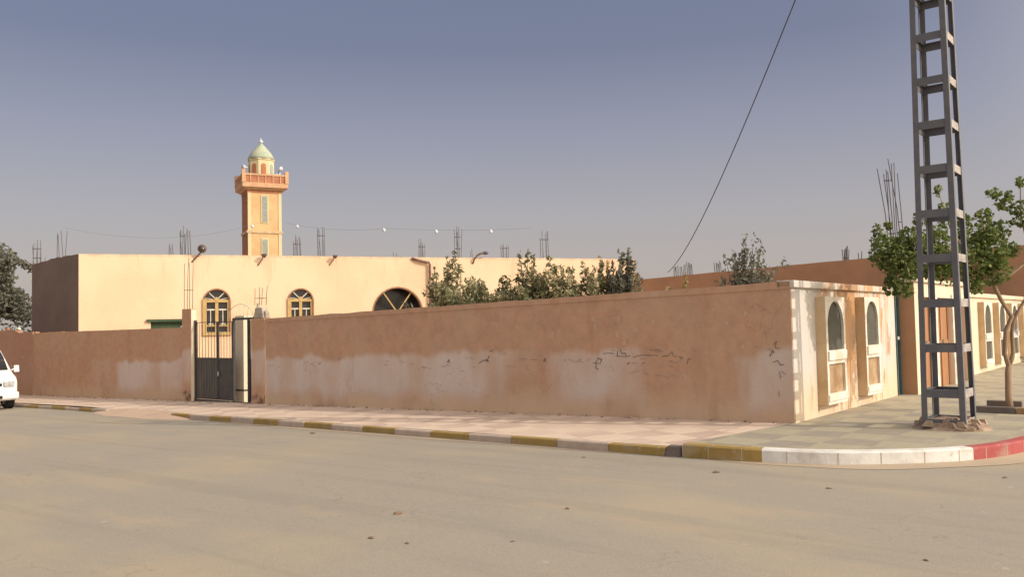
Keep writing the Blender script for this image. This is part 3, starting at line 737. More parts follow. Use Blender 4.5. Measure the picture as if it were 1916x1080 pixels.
mb = MB(); mb.box(2.35, 3.95, -.10, -.003, 2.14, 2.24); mb.build('door_hood', M['greenmetal'], yb)
mb = MB(); mb.box(22.3, 22.36, -.03, -.002, -.5, 4.7); mb.build('conduit', M['pipe'], yb)
mb = MB(); mb.tube([(12.88, -.05, 4.70), (13.2, -.12, 4.60), (13.62, -.12, 4.52), (13.66, -.12, 4.42), (13.64, -.12, -.6)], .055, 8); mb.build('drainpipe', M['pipe'], yb)

# lamps fixed to the parapet
def floodlight(x, z, label, s=1.0, flip=1):
    t = thing('floodlight', label, 'floodlight', Fw(x, -.02, z), FA, 'floodlights along the yellow parapet')
    mb = MB(); mb.tube([(-.1 * flip * s, .0, -.26 * s), (0, -.1 * s, -.12 * s), (.09 * flip * s, -.16 * s, .02 * s)], .022 * s, 6); mb.build('bracket', M['lamp'], t)
    mb = MB(); mb.smooth = True; p = Vector((.12 * flip * s, -.2 * s, .06 * s))
    mb.frust((p.x, p.y), (.06 * s, .05 * s), p.z - .02, (p.x + .02, p.y - .02), (.11 * s, .10 * s), p.z + .13 * s); o = bevel(mb.build('lamp_head', M['lamp'], t), .02)
    return t
sp = thing('spotlight', 'round dark spotlight on a slanted arm above the yellow parapet, near the minaret', 'spotlight', Fw(4.3, -.02, 4.76), FA)
mb = MB(); mb.tube([(-.3, .02, -.28), (-.1, -.08, -.06), (.05, -.14, .12)], .03, 6); mb.build('arm', M['lamp'], sp)
mb = MB(); mb.smooth = True; mb.lathe([(.0, -.13), (.09, -.12), (.155, -.05), (.17, .02), (.15, .06), (0, .07)], 16, (.08, -.16, .24), 'y'); mb.build('lamp_head', M['lamp'], sp)
mb = MB(); mb.smooth = True; mb.lathe([(.0, -.02), (.1, -.015), (.11, 0), (0, .01)], 14, (.08, -.30, .24), 'y'); mb.build('lens', M['glass'], sp)
floodlight(6.6, 4.62, 'small floodlight on the parapet directly below the minaret', 1.0)
floodlight(9.45, 4.62, 'small floodlight on the parapet between the second window and the minaret side', .9)
arm = thing('curved_lamp', 'lamp on a curved dark arm over the parapet above the bushes', 'lamp', Fw(15.7, -.02, 4.5), FA)
mb = MB(); mb.tube([(-.05, .0, .0), (.0, -.12, .2), (.1, -.16, .33), (.25, -.16, .42), (.42, -.16, .46)], [.035, .035, .04, .05, .055], 7); mb.build('arm', M['lamp'], arm)
mb = MB(); mb.smooth = True; mb.lathe([(.0, .0), (.07, .02), (.085, .12), (.05, .22), (0, .24)], 10, (.40, -.16, .46), 'x'); mb.build('lamp_head', M['cable'], arm)

# rebar on the yellow roof and behind
def on_ray(px, Y, z):          # world point at image column px of the photograph, depth Y
    return Vector(((px - 958) / 1590 * Y, Y, z))
RB = [ # column, depth, roof z, height, width, bars, ties, label, lean
    (68, 40, 4.5, 1.75, .3, 4, 3, 'thick bundle of roof bars nearest the left end of the dark side wall', 0),
    (84, 41, 4.5, 1.0, .16, 2, 1, 'short pair of thin bars above the dark side wall', .08),
    (108, 37.5, 4.5, 1.75, .1, 2, 1, 'left one of the two tall thin bar pairs above the dark side wall', 0),
    (119, 37.5, 4.5, 1.95, .07, 2, 1, 'right one and taller of the two thin bar pairs above the dark side wall', 0),
    (320, 38, 4.5, 1.25, .2, 4, 1, 'low bar bundle leftmost of the three left of the spotlight', 0),
    (341, 38.5, 4.5, 2.15, .2, 4, 2, 'tall bar bundle in the middle of the three left of the spotlight', 0),
    (355, 38.5, 4.5, 2.1, .12, 3, 1, 'tall thin bar bundle rightmost of the three left of the spotlight', -.05),
    (557, 40, 4.5, 1.7, .3, 4, 2, 'roof bar bundle just right of the minaret', 0),
    (602, 42, 4.5, 2.5, .3, 4, 2, 'tallest roof bar bundle right of the minaret', 0),
    (740, 43, 4.5, 1.2, .12, 2, 1, 'very short thin bar pair at the middle of the roof', 0),
    (790, 43, 4.5, 1.75, .25, 4, 2, 'roof bar bundle above the drainpipe', 0),
    (858, 43, 4.5, 2.35, .24, 4, 3, 'tall roof bar bundle left of the curved lamp', 0),
    (884, 43, 4.5, 1.2, .1, 2, 1, 'short thin bars beside the curved lamp', 0),
    (946, 44, 4.5, 1.65, .26, 4, 2, 'roof bar bundle right of the curved lamp', 0),
    (1021, 44, 4.5, 2.2, .32, 4, 2, 'tall wide roof bar bundle above the bushes', 0),
]
for px, Y, z, h, wd, nb, ti, lb, ln in RB: rebar(on_ray(px, Y, z), h, wd, lb, ln, nb, FA, ti)

# ---------------------------------------------------------------- minaret
MA = math.atan2(.454, .891)
mnr = thing('minaret', 'square orange and yellow minaret with balcony and pale green dome behind the yellow building', 'minaret', (-17.42, 59.2, -1), MA)
z_ = lambda z: z + 1
W2 = 1.14
mb = MB(); mb.box(-W2, W2, -W2, W2, 0, z_(11.5)); mb.m[3] = mb.m[5] = 1; mb.build('shaft', [M['orange'], M['terra']], mnr)  # side faces in darker terracotta: shade of the side put into the colour
mb = MB()
for sx_ in (-1, 1):
    for sy_ in (-1, 1): mb.box(*sorted((sx_ * (W2 - .003), sx_ * (W2 - .22))), *sorted((sy_ * (W2 + .04), sy_ * (W2 - .24))), 0, z_(11.2))
mb.build('corner_trim', M['trim'], mnr)
mb = MB(); h_ = W2 + .07
mb.box(-h_, h_, -h_, h_, z_(8.42), z_(8.6)); mb.build('ledge', M['ochre'], mnr)
mb = MB(); mb.box(-W2 - .03, W2 + .03, -W2 - .03, W2 + .03, z_(11.2), z_(11.38)); mb.build('frieze', M['terra'], mnr)
for ang in (0, 2):
    for (za, zb) in ((9.2, 11.0), (6.6, 8.0)):
        t = MB(); c, s = math.cos(ang * math.pi / 2), math.sin(ang * math.pi / 2)
        def rot(vs): return [(x * c - y * s, x * s + y * c, z) for x, y, z in vs]
        t.box(-.25, .25, -W2 - .05, -W2 + .02, z_(za) - .08, z_(zb) + .08)
        t.v = rot(t.v); wd_ = t.build('window', M['trim'], mnr)
        t = MB(); t.box(-.17, .17, -W2 - .055, -W2 - .051, z_(za), z_(zb)); 
        for k in range(int((zb - za) / .12)): t.box(-.17, .17, -W2 - .075, -W2 - .055, z_(za) + k * .12, z_(za) + k * .12 + .07)
        t.v = rot(t.v); t.build('louvre', M['louvre'], wd_)
hb = 1.53
bal = MB(); bal.frust((0, 0), (W2 + .1, W2 + .1), z_(11.38), (0, 0), (hb - .05, hb - .05), z_(11.55)); bal.box(-hb, hb, -hb, hb, z_(11.55), z_(11.85))
balo = bal.build('balcony', M['pink'], mnr)
mb = MB(); h2 = hb - .05
for (x0, x1, y0, y1) in ((-h2, h2, -h2, -h2 + .12), (-h2, h2, h2 - .12, h2), (-h2, -h2 + .12, -h2 + .12, h2 - .12), (h2 - .12, h2, -h2 + .12, h2 - .12)): mb.box(x0, x1, y0, y1, z_(11.85), z_(12.35))
mb.build('parapet', M['terra'], balo)
mb = MB()
for (x0, x1, y0, y1) in ((-hb, hb, -hb, -hb + .2), (-hb, hb, hb - .2, hb), (-hb, -hb + .2, -hb + .2, hb - .2), (hb - .2, hb, -hb + .2, hb - .2)): mb.box(x0, x1, y0, y1, z_(12.35), z_(12.47))
for sx_ in (-1, 1):
    for sy_ in (-1, 1): mb.box(sx_ * (hb - .09) - .12, sx_ * (hb - .09) + .12, sy_ * (hb - .09) - .12, sy_ * (hb - .09) + .12, z_(11.85), z_(12.72))
for k in range(-5, 6):
    if k % 2: continue
    mb.box(k * .25 - .03, k * .25 + .03, -hb - .0, -hb + .06, z_(11.86), z_(12.34)); mb.box(-hb, -hb + .06, k * .25 - .03, k * .25 + .03, z_(11.86), z_(12.34))
mb.build('rail', M['pink'], balo)
tur = MB(); tur.lathe([(.88, z_(11.86)), (.88, z_(13.6)), (.93, z_(13.62)), (.93, z_(13.7))], 8, a0=math.pi / 8); tu = tur.build('turret', M['trim'], mnr)
for k in range(8):
    a = k * math.pi / 4 + math.pi / 2 * 0; c, s = math.cos(a), math.sin(a)
    t = MB(); r = .88 * math.cos(math.pi / 8)
    A = arch_pts(-.17, .17, z_(12.5), z_(13.35)); vs = [(p[0], -r - .02, p[1]) for p in A] + [(p[0], -r + .05, p[1]) for p in A]; n = len(A)
    t.add([(x * c - y * s, x * s + y * c, z) for x, y, z in vs], [tuple(range(n))] + [(i, i + n, (i + 1) % n + n, (i + 1) % n) for i in range(n)])
    t.build('arched_opening', M['terra'] if k in (0, 7, 6) else M['louvre'], tu)
mb = MB(); mb.smooth = True
mb.lathe([(.92, z_(13.7)), (.84, z_(13.92)), (.68, z_(14.18)), (.46, z_(14.46)), (.27, z_(14.66)), (.15, z_(14.8)), (.08, z_(14.9))], 16)
mb.build('dome', M['dome'], mnr)
mb = MB(); mb.smooth = True; mb.lathe([(.03, z_(14.8)), (.04, z_(14.9)), (.10, z_(14.92)), (.15, z_(15.0)), (.1, z_(15.1)), (.03, z_(15.14)), (.015, z_(15.3))], 10); mb.build('finial', M['bulb'], mnr)
# the loudspeakers stand on the balcony
for (x, y, rz, lb) in ((-1.25, -1.2, -.9, 'white horn loudspeaker at the left corner of the minaret balcony'), (.95, -1.25, .6, 'white horn loudspeaker at the right front of the minaret balcony'), (1.25, .9, 1.5, 'white horn loudspeaker behind the turret on the right of the balcony')):
    q = Vector((x, y, 0)); q.rotate(Matrix.Rotation(MA, 3, 'Z'))
    t = thing('loudspeaker', lb, 'loudspeaker', (-17.42 + q.x, 59.2 + q.y, 11.85), MA + rz, 'horn loudspeakers on the minaret')
    mb = MB(); mb.tube([(0, 0, 0), (0, 0, .95)], .03, 6); mb.build('post', M['cable'], t)
    mb = MB(); mb.smooth = True; mb.lathe([(.17, -.24), (.11, -.14), (.05, 0), (.05, .12), (0, .13)], 12, (0, 0, 1.05), 'y'); mb.build('horn', M['bulb'], t)

# festoon wires with globes
def sag(p, q, s, n=14):
    p = Vector(p); q = Vector(q)
    return [p.lerp(q, i / n) - Vector((0, 0, s * 4 * (i / n) * (1 - i / n))) for i in range(n + 1)]
def festoon(p, q, s, bulbs, label, r=.006):
    t = thing('string_lights', label, 'string lights', p, 0, 'festoon wires strung from the minaret')
    P = [v - Vector(p) for v in sag(p, q, s)]
    mb = MB(); mb.tube(P, r, 4); mb.build('wire', M['cable'], t)
    for f_ in bulbs:
        i = f_ * 14; k = int(i); v = P[k].lerp(P[min(k + 1, 14)], i - k)
        mb = MB(); mb.smooth = True; mb.lathe([(.02, .03), (.045, .0), (.09, -.06), (.10, -.12), (.07, -.19), (.02, -.22)], 8, v); mb.build('bulb', M['bulb'], t)
festoon((-16.0, 57.0, 9.3), (-24.5, 46.5, 7.6), .9, (.12,), 'drooping wire with one white globe on the left side of the minaret')
festoon((-15.2, 57.4, 9.0), (-7.29, 50, 7.62), .25, (.12, .97), 'drooping wire with two white globes just right of the minaret')
festoon((-7.29, 50, 7.62), (1.2, 50, 7.45), .12, (.34, .72), 'wire with two white globes over the middle of the yellow roof')

# ---------------------------------------------------------------- red building at the back
rb = thing('red_building', 'long flat red-brown plastered building at the back, behind the bushes and the white wall', 'building', S(0, 21.2, 0), TH)
mb = MB(); wall_mesh(mb, -6, 34, 0, 8, lambda a: 4.11 - .02 * a - .012 * min(10, max(0, a - 6)), lambda a: -1.5, .8, .02, 40); mb.build('walls', M['redwall'], rb)
def Sp(px, b, zoff=0):       # site x at the red building for image column px, computed from the street corner
    r = Vector(((px - 958) / 1590, 1.0)); ux, uy = math.cos(TH), math.sin(TH)
    vx, vy = -math.sin(TH), math.cos(TH)
    t = (b + CX * vx + CY * vy) / (r.x * vx + r.y * vy); P = r * t
    return (P.x - CX) * ux + (P.y - CY) * uy
for (px, h, wd, n, ti, lb, ln) in ((1268, .75, .2, 4, 0, 'leftmost of the three short bar stubs on the red building beside the cable', 0), (1279, .75, .14, 3, 0, 'middle one of the three short bar stubs on the red building', 0), (1292, .8, .16, 4, 0, 'rightmost of the three short bar stubs on the red building', 0), (1345, .6, .2, 4, 0, 'short bar stub between the cable and the grey-green bush on the red building', 0),
                                   (1585, .75, .16, 4, 1, 'short bar bundle on the red building left of the street tree', 0), (1612, .5, .1, 2, 0, 'lowest thin bars on the red building left of the street tree', 0), (1636, 1.1, .12, 3, 0, 'thin bars on the red building at the left edge of the tree crown', .03),
                                   (1676, 4.15, .24, 4, 2, 'very tall leaning bar bundle rising above the street tree', -.14), (1694, 4.15, .09, 2, 1, 'very tall thin bars rising beside the tall bundle above the street tree', -.2)):
    x = Sp(px, 22.0); rebar(S(x, 22.0, 4.0 + .02 * x + (-.1 if x < -12 else 0)), h, wd, lb, ln, n, TH, ti, rad=.018)

# ---------------------------------------------------------------- cream wall along the side street
def zone_(nt, Y): return mth(nt, 'MULTIPLY', rng(nt, Y, .5, 1.0), rng(nt, Y, 5.4, 4.8))
def stained_cream():
    m, nt, b = newmat('stained_cream_plaster', .95)
    tc = nt.nodes.new('ShaderNodeTexCoord').outputs['Object']
    s = nt.nodes.new('ShaderNodeSeparateXYZ'); nt.links.new(tc, s.inputs[0]); Z = s.outputs['Z']; Y = s.outputs['Y']
    col = mixc(nt, rng(nt, noisef(nt, tc, 1.2, 4), .35, .65), (.55, .52, .49), (.58, .51, .42))
    col = mixc(nt, rng(nt, Z, 1.0, .3, 0, .6), col, (.66, .50, .32))
    drip = noisef(nt, tc, 3.2, 5, .65, (1, 1, .22), 2)
    zone = mth(nt, 'MULTIPLY', rng(nt, Y, .9, 1.6), rng(nt, Y, 5.3, 4.4))
    mid = mth(nt, 'MULTIPLY', rng(nt, Y, 1.95, 2.25), rng(nt, Y, 3.1, 2.85))
    blot = mth(nt, 'ADD', noisef(nt, tc, 3.5, 5, .65, (1, 1, .45), 14), mth(nt, 'MULTIPLY', mth(nt, 'MULTIPLY', mid, rng(nt, Z, .4, 1.1)), .26))
    col = mixc(nt, mth(nt, 'MULTIPLY', rng(nt, blot, .55, .62), mth(nt, 'MULTIPLY', zone_(nt, Y), .92)), col, (.38, .23, .13))
    st = mth(nt, 'MULTIPLY', rng(nt, drip, .47, .56), mth(nt, 'MULTIPLY', zone, rng(nt, Z, .1, 1.4, .35, 1)))
    col = mixc(nt, mth(nt, 'MULTIPLY', st, .85), col, (.50, .28, .13))
    fl = noisef(nt, tc, 6, 5, .7, (1, 1, .6), 8)
    col = mixc(nt, mth(nt, 'MULTIPLY', rng(nt, fl, .60, .64), mth(nt, 'MULTIPLY', zone, .8)), col, (.36, .28, .2))
    nt.links.new(col, b.inputs['Base Color'])
    bp = node(nt, 'ShaderNodeBump', Strength=.4, Distance=.012); nt.links.new(noisef(nt, tc, 18, 5), bp.inputs['Height']); nt.links.new(bp.outputs[0], b.inputs['Normal'])
    return m
M['cstain'] = stained_cream()
def window_unit(parent, b0, b1, zb, zt, depth, mats):
    # projecting moulded blind window: cheeks with their shade painted in ochre, white face, arched panel, ledge and lower panel
    cream, panel, lower = mats
    t = MB(); wd = b1 - b0; f = .085
    body = MB(); zl = zb + .17; hw = (wd - 2 * f) / 2
    A = arch_pts(b0 + f, b1 - f, zt - .86, zt - .07); Lr = [(b0 + f, zl), (b1 - f, zl), (b1 - f, zt - 1.08), (b0 + f, zt - 1.08)]
    body_v = MB(); pierced(body_v, [(b0, zb), (b1, zb), (b1, zt), (b0, zt)], [A, Lr], -depth, 0)
    body_v.v = [(-y, x, z) for x, y, z in body_v.v]      # face looks towards +x
    body_v.f = [f_[::-1] for f_ in body_v.f]
    # paint: shade of the cheeks as ochre, face cream
    for i, f_ in enumerate(body_v.f):
        vs = [Vector(body_v.v[k]) for k in f_]
        nn = (vs[1] - vs[0]).cross(vs[2] - vs[0]).normalized()
        body_v.m[i] = 0 if abs(nn.x) > .5 else 1
        cy = sum(v.y for v in vs) / len(vs)
        if abs(nn.x) < .5 and b0 + .01 < cy < b1 - .01 and min(v.z for v in vs) > zb + .01 and max(v.z for v in vs) < zt - .01: body_v.m[i] = 2
    u = body_v.build('blind_window', [M[cream], M['ochre'], M['white']], parent)
    p = MB(); p.box(depth * .68, depth * .74, b0 + f - .01, b1 - f + .01, zt - .87, zt - .05); p.build('arched_panel', M[panel], u)
    p = MB(); p.box(depth * .68, depth * .74, b0 + f - .01, b1 - f + .01, zl - .01, zt - 1.07); p.build('lower_panel', M[lower], u)
    p = MB(); p.box(depth - .02, depth + .03, b0 + .04, b1 - .04, zt - 1.02, zt - .87); bevel(p.build('ledge', M['white'], u), .008)
    p = MB(); p.box(depth - .02, depth + .02, b0 + .02, b1 - .02, zb + .05, zb + .16); bevel(p.build('lower_ledge', M['white'], u), .008)
    return u
cw = thing('cream_wall', 'cream wall with rust stains and two protruding arched blind windows, at the street corner', 'wall', S(0, 0, 0), TH, 'cream walls along the side street')
mb = MB(); mb.box(-.2, 0, .02, 5.42, -.1, 2.19); mb.build('wall_face', M['cstain'], cw)
mb = MB(); mb.box(-.22, .06, -.012, 5.45, 2.19, 2.30); o = bevel(mb.build('cornice', M['cstain'], cw), .012)
window_unit(cw, 1.00, 1.93, .34, 2.06, .16, ('white', 'shutter', 'brownpanel'))
window_unit(cw, 3.00, 3.84, .34, 2.08, .16, ('white', 'shutter', 'brownpanel'))
tp = thing('teal_gate', 'narrow dark teal metal gate at the end of the stained cream wall', 'gate', S(0, 5.58, .1), TH)
mb = MB(); mb.box(-.08, -.03, -.15, .135, 0, 2.05); tg = mb.build('leaf', M['teal'], tp)
mb = MB(); mb.box(-.02, .02, -.15, -.11, 0, 2.08); mb.box(-.02, .02, .095, .135, 0, 2.08); mb.build('gate_frame', M['teal'], tp)
mb = MB(); mb.box(-.03, .02, -.05, .05, 1.16, 1.22); mb.build('handle', M['bulb'], tp)
hf = thing('house_front', 'low house front with orange-brown doors between pale posts, behind the lattice pylon', 'house', S(0, 0, 0), TH)
mb = MB(); doors = [(6.15, 7.2), (7.45, 8.85), (9.15, 10.35)]
ol = [(5.74, -.1), (10.72, -.1), (10.72, 2.42), (5.74, 2.42)]
pierced(mb, ol, [[(a, -.05), (b, -.05), (b, 2.12), (a, 2.12)] for a, b in doors], -.30, 0)
mb.v = [(-y, x, z) for x, y, z in mb.v]; mb.f = [f_[::-1] for f_ in mb.f]
for i, f_ in enumerate(mb.f):
    if all(abs(mb.v[k][1] - 5.74) < .01 for k in f_): mb.m[i] = 1
mb.build('wall_face', [M['cream'], M['redwall']], hf)
mb = MB(); mb.box(-.1, .36, 5.70, 10.76, 2.42, 2.52); bevel(mb.build('cornice', M['cream'], hf), .01)
for a, b in doors:
    d = MB(); d.box(.17, .21, a, b, .15, 2.12); dd = d.build('door', M['wood'], hf)
    d = MB(); c = (a + b) / 2; d.box(.21, .235, a, a + .07, .15, 2.12); d.box(.21, .235, b - .07, b, .15, 2.12); d.box(.21, .232, c - .03, c + .03, .15, 2.12); d.box(.21, .23, a + .07, b - .07, 1.1, 1.18); d.build('door_rails', M['wood'], dd)
    d = MB(); d.box(.232, .27, c + .06, c + .09, .95, 1.2); d.build('handle', M['chrome'], dd)
    p = MB(); p.box(.30, .335, a - .12, a - .002, .12, 2.2); p.build('post', M['white'], hf)
    p = MB(); p.box(.30, .335, b + .002, b + .12, .12, 2.2); p.build('post', M['white'], hf)
cw2 = thing('cream_wall', 'clean cream wall with a row of protruding arched blind windows, right of the house doors', 'wall', S(0, 0, 0), TH, 'cream walls along the side street')
mb = MB(); mb.box(-.2, 0, 10.75, 40, -.1, 2.2); mb.build('wall_face', M['cream'], cw2)
mb = MB(); mb.box(-.22, .06, 10.74, 40, 2.2, 2.32); bevel(mb.build('cornice', M['cream'], cw2), .012)
for k in range(7):
    b = 13.35 + k * 2.1; window_unit(cw2, b, b + 1.0, .34, 2.08, .16, ('white', 'shutter', 'shutter'))

# ---------------------------------------------------------------- lattice pylon
py = thing('lattice_pylon', 'tall dark grey lattice electricity pylon standing on the corner pavement', 'pylon', S(2.005, .45, .15), TH)
def hwid(z): k = 1.02 - .031 * z; return .27 * k, .33 * k
HT = 9.5
for sx_ in (-1, 1):
    for sy_ in (-1, 1):
        mb = MB(); a = hwid(-.1); b = hwid(HT)
        p0 = (sx_ * a[0], sy_ * a[1]); p1 = (sx_ * b[0], sy_ * b[1]); t = .009; wd = .075
        def lbox(dx0, dx1, dy0, dy1):
            q = []
            for c, z in ((p0, -.1), (p1, HT)):
                xs = sorted((c[0] - sx_ * dx0, c[0] - sx_ * dx1)); ys = sorted((c[1] - sy_ * dy0, c[1] - sy_ * dy1))
                q += [(xs[0], ys[0], z), (xs[1], ys[0], z), (xs[1], ys[1], z), (xs[0], ys[1], z)]
            mb.hexa(q)
        lbox(0, wd, 0, t); lbox(0, t, t, wd)
        mb.build('leg', M['steel'], py)
for i in range(15):
    z = .13 if i == 0 else .50 + (i - 1) * .62
    if i == 0: z = .12
    a, b = hwid(z)
    mb = MB(); h = .055 if i else .03
    for sy_ in (-1, 1): y = sy_ * (b - .012); mb.box(-a + .010, a - .010, y - .004, y + .004, z - h, z + h); mb.box(-a + .010, a - .010, *sorted((y - sy_ * .004, y - sy_ * .05)), z + h - .007, z + h)
    mb.build('rung', M['steel'], py)
    mb = MB()
    for sx_ in (-1, 1): x = sx_ * (a - .012); mb.box(x - .004, x + .004, -b + .010, b - .010, z - h, z + h); mb.box(*sorted((x - sx_ * .004, x - sx_ * .05)), -b + .07, b - .07, z + h - .015, z + h - .008); mb.build('side_rung', M['steelsunlit' if sx_ > 0 else 'steel'], py); mb = MB()
# rubble footing
mb = MB(); n = 26; rings = [(.50, 0), (.46, .05), (.38, .10), (.26, .125), (0.01, .13)]
for ri, (r, z) in enumerate(rings):
    for k in range(n):
        a = 2 * math.pi * k / n; q = 1 + .22 * noise.noise((math.cos(a) * 1.4, math.sin(a) * 1.4, ri * .5 + 4))
        zz = z + noise.noise((math.cos(a) * r * 6, math.sin(a) * r * 6, 2)) * .035 * (1 if 0 < ri < 4 else 0)
        mb.v.append((math.cos(a) * r * q * .98, math.sin(a) * r * q * 1.02, max(zz, 0)))
for ri in range(4):
    for k in range(n): mb.f.append((ri * n + k, ri * n + (k + 1) % n, (ri + 1) * n + (k + 1) % n, (ri + 1) * n + k)); mb.m.append(0); mb.sm.append(False)
rq = random.Random(21)
for k in range(26):
    a = rq.uniform(0, 6.28); q = rq.uniform(.2, .46); h = rq.uniform(.02, .06); x, y = math.cos(a) * q, math.sin(a) * q * .95; z = .13 * (1 - (q / .66) ** 2)
    mb.frust((x, y), (h * rq.uniform(.8, 1.8), h), z - .02, (x + rq.uniform(-.02, .02), y), (h * .6, h * .5), z + h)
mb.build('footing', M['rubble'], py)

# ---------------------------------------------------------------- overhead cable
P = [Vector((6.82, 37, 3.9)), Vector((3.31, 9, 5.60)), Vector((2.2, 0, 7.5))]
mb = MB(); pp = sag(P[0], P[1], .5, 24); pp += [P[1].lerp(P[2], i / 6) for i in range(1, 7)]
mb.tube([p for p in pp], [.016 - .009 * min(1, i / 24) for i in range(len(pp))], 6); tag(mb.build('overhead_cable', M['cable']), 'dark cable slanting up across the sky from behind the long wall', 'cable')

# ---------------------------------------------------------------- foliage
def leaf_cloud(mb, centers, n, s, rnd, elong=1.8, up=.0):
    for _ in range(n):
        c, r = rnd.choice(centers)
        while True:
            p = Vector((rnd.uniform(-1, 1), rnd.uniform(-1, 1), rnd.uniform(-1, 1)))
            if p.length < 1: break
        p = Vector(c) + Vector((p.x * r[0], p.y * r[1], p.z * r[2]))
        d = Vector((rnd.gauss(0, 1), rnd.gauss(0, 1), rnd.gauss(up, .8))).normalized(); q = d.orthogonal().normalized()
        q.rotate(Matrix.Rotation(rnd.uniform(0, 6.28), 3, d)); ss = s * rnd.uniform(.6, 1.3)
        l = d * ss * elong / 2; ww = q * ss / 2; bend = d.cross(q) * ss * .15
        mb.add([p - l, p + ww + bend, p + l, p - ww + bend], [(0, 1, 2, 3)])
def bush(base, H, spread, label, m, seed, n=1600, ls=.07, stems=9, name='bush', cat='bush', grp='bushes behind the long brown wall', up=.8, low=.15, lean=(0, 0)):
    rnd = random.Random(seed); t = thing(name, label, cat, base, 0, grp)
    sm = MB(); cents = []
    for k in range(int(stems * 1.8)):
        a = rnd.uniform(0, 6.28); r = spread * rnd.uniform(.15, 1.35); h = H * rnd.uniform(.66, 1) * (1 - .12 * (r / spread) ** 2)
        tip = Vector((math.cos(a) * r + lean[0], math.sin(a) * r * .8 + lean[1], h)); mid = Vector((tip.x * .35, tip.y * .35, .62 * h)) + Vector((rnd.uniform(-.12, .12), rnd.uniform(-.12, .12), 0))
        b0 = Vector((math.cos(a) * .08, math.sin(a) * .08, 0))
        sm.tube([b0, mid * .5, mid, tip], [.03, .022, .014, .005], 5)
        P = [mid.lerp(tip, j / 6) for j in range(7)] + [b0.lerp(mid, j / 5) for j in range(1, 5)]
        for j, p in enumerate(P):
            if p.z < H * low: continue
            k_ = .075 + .24 * (1 - p.z / H)
            cents.append((p + Vector((rnd.uniform(-.05, .05), rnd.uniform(-.05, .05), rnd.uniform(-.1, .1))), (k_ * spread + .02, k_ * spread + .02, .22)))
    sm.build('stems', M['darkbark'], t)
    for k in range(int(stems * 3 * (n / 2000))):
        a = rnd.uniform(0, 6.28); q = rnd.uniform(0, 1) ** .6; h = H * rnd.uniform(.25, .74)
        rr_ = spread * q * (1.15 - .55 * h / H)
        cents += [(Vector((math.cos(a) * rr_ + lean[0] * h / H, math.sin(a) * rr_ * .8, h)), (.22 * spread + .04, .22 * spread + .04, .26))] * 2
    lf = MB(); leaf_cloud(lf, cents, int(n * 1.7), ls, rnd, 2.6, up); lf.build('foliage', m, t)
    return t
def g_at(px, Y, z): return Vector(((px - 958) / 1590 * Y, Y, z))
BZ = -.35
bush(g_at(842, 30, BZ), 4.75, 1.05, 'upright olive bush leftmost of the row, beside the drainpipe', M['bush'], 1, 2600, .085, 12)
bush(g_at(884, 29, BZ), 3.85, 1.0, 'low dark bush below the curved lamp', M['bush'], 2, 2400, .085, 12)
bush(g_at(928, 28.6, BZ), 4.0, .95, 'dense dark bush left of the tallest green one', M['bush'], 3, 2600, .085, 12)
bush(g_at(962, 28, BZ), 4.5, .85, 'tall green bush leaning right over the parapet line', M['bush'], 4, 2500, .085, 12, lean=(.35, 0))
bush(g_at(1004, 28, BZ), 3.95, .8, 'dark bush right of the tallest green one', M['bush'], 5, 2300, .085, 11)
bush(g_at(1044, 27.5, BZ), 4.35, .75, 'dark bush with feathery top in the middle of the row', M['bush'], 6, 2200, .08, 11)
bush(g_at(1080, 27.5, BZ), 3.9, .7, 'pale feathery bush just right of the dark feathery one', M['bush'], 7, 1000, .08, 9)
bush(g_at(1114, 27.2, BZ), 4.45, .6, 'sparse thin bush showing yellow wall between its stems', M['bush'], 8, 1000, .075, 9)
bush(g_at(1132, 27.4, BZ), 4.3, .5, 'thin yellowish shoots between the sparse bush and the wispy grey bush', M['bushyellow'], 19, 500, .075, 8)
bush(g_at(1098, 27.8, BZ), 4.1, .6, 'thin yellowish shoots behind the pale feathery bush', M['bushyellow'], 20, 450, .075, 8)
bush(g_at(1140, 27.2, BZ), 3.3, .8, 'low dark bush near the right end of the yellow building', M['bushgrey'], 9, 1300, .08, 10)
bush(g_at(1160, 27, BZ), 4.6, .55, 'tall wispy grey bush rising over the right end of the yellow building', M['bushgrey'], 10, 1500, .075, 10, low=.3, lean=(.1, 0))
bush(g_at(1182, 27.4, BZ), 4.1, .35, 'yellowish dry bush at the very end of the yellow building', M['bushyellow'], 11, 700, .075, 7)
bush(g_at(1203, 26, BZ), 4.05, .22, 'bare thin twigs just right of the yellow building', M['bushgrey'], 12, 110, .06, 4)
bush(g_at(1268, 25, BZ), 3.45, .5, 'dry yellowish shrub at the foot of the slanting cable', M['bushyellow'], 13, 600, .07, 8, lean=(.1, 0))
bush(g_at(1310, 25, BZ), 3.0, .5, 'low dry shrub left of the grey-green bush', M['bushyellow'], 14, 300, .07, 8)
bush(g_at(1352, 24.5, BZ), 3.35, .5, 'small dark shrub against the left of the grey-green bush', M['bushgrey'], 15, 700, .07, 8)
bush(g_at(1390, 24, BZ), 4.45, .8, 'open grey-green bush standing alone before the red building', M['bushgrey'], 16, 2600, .065, 24, lean=(.25, 0), low=.3)
bush(g_at(1440, 24.5, BZ), 3.1, .45, 'sparse dry shrub right of the grey-green bush', M['bushyellow'], 17, 250, .07, 7)
bush(g_at(780, 29.5, BZ), 3.15, .5, 'small bush in front of the wide arched doorway', M['bushgrey'], 18, 700, .08, 8)
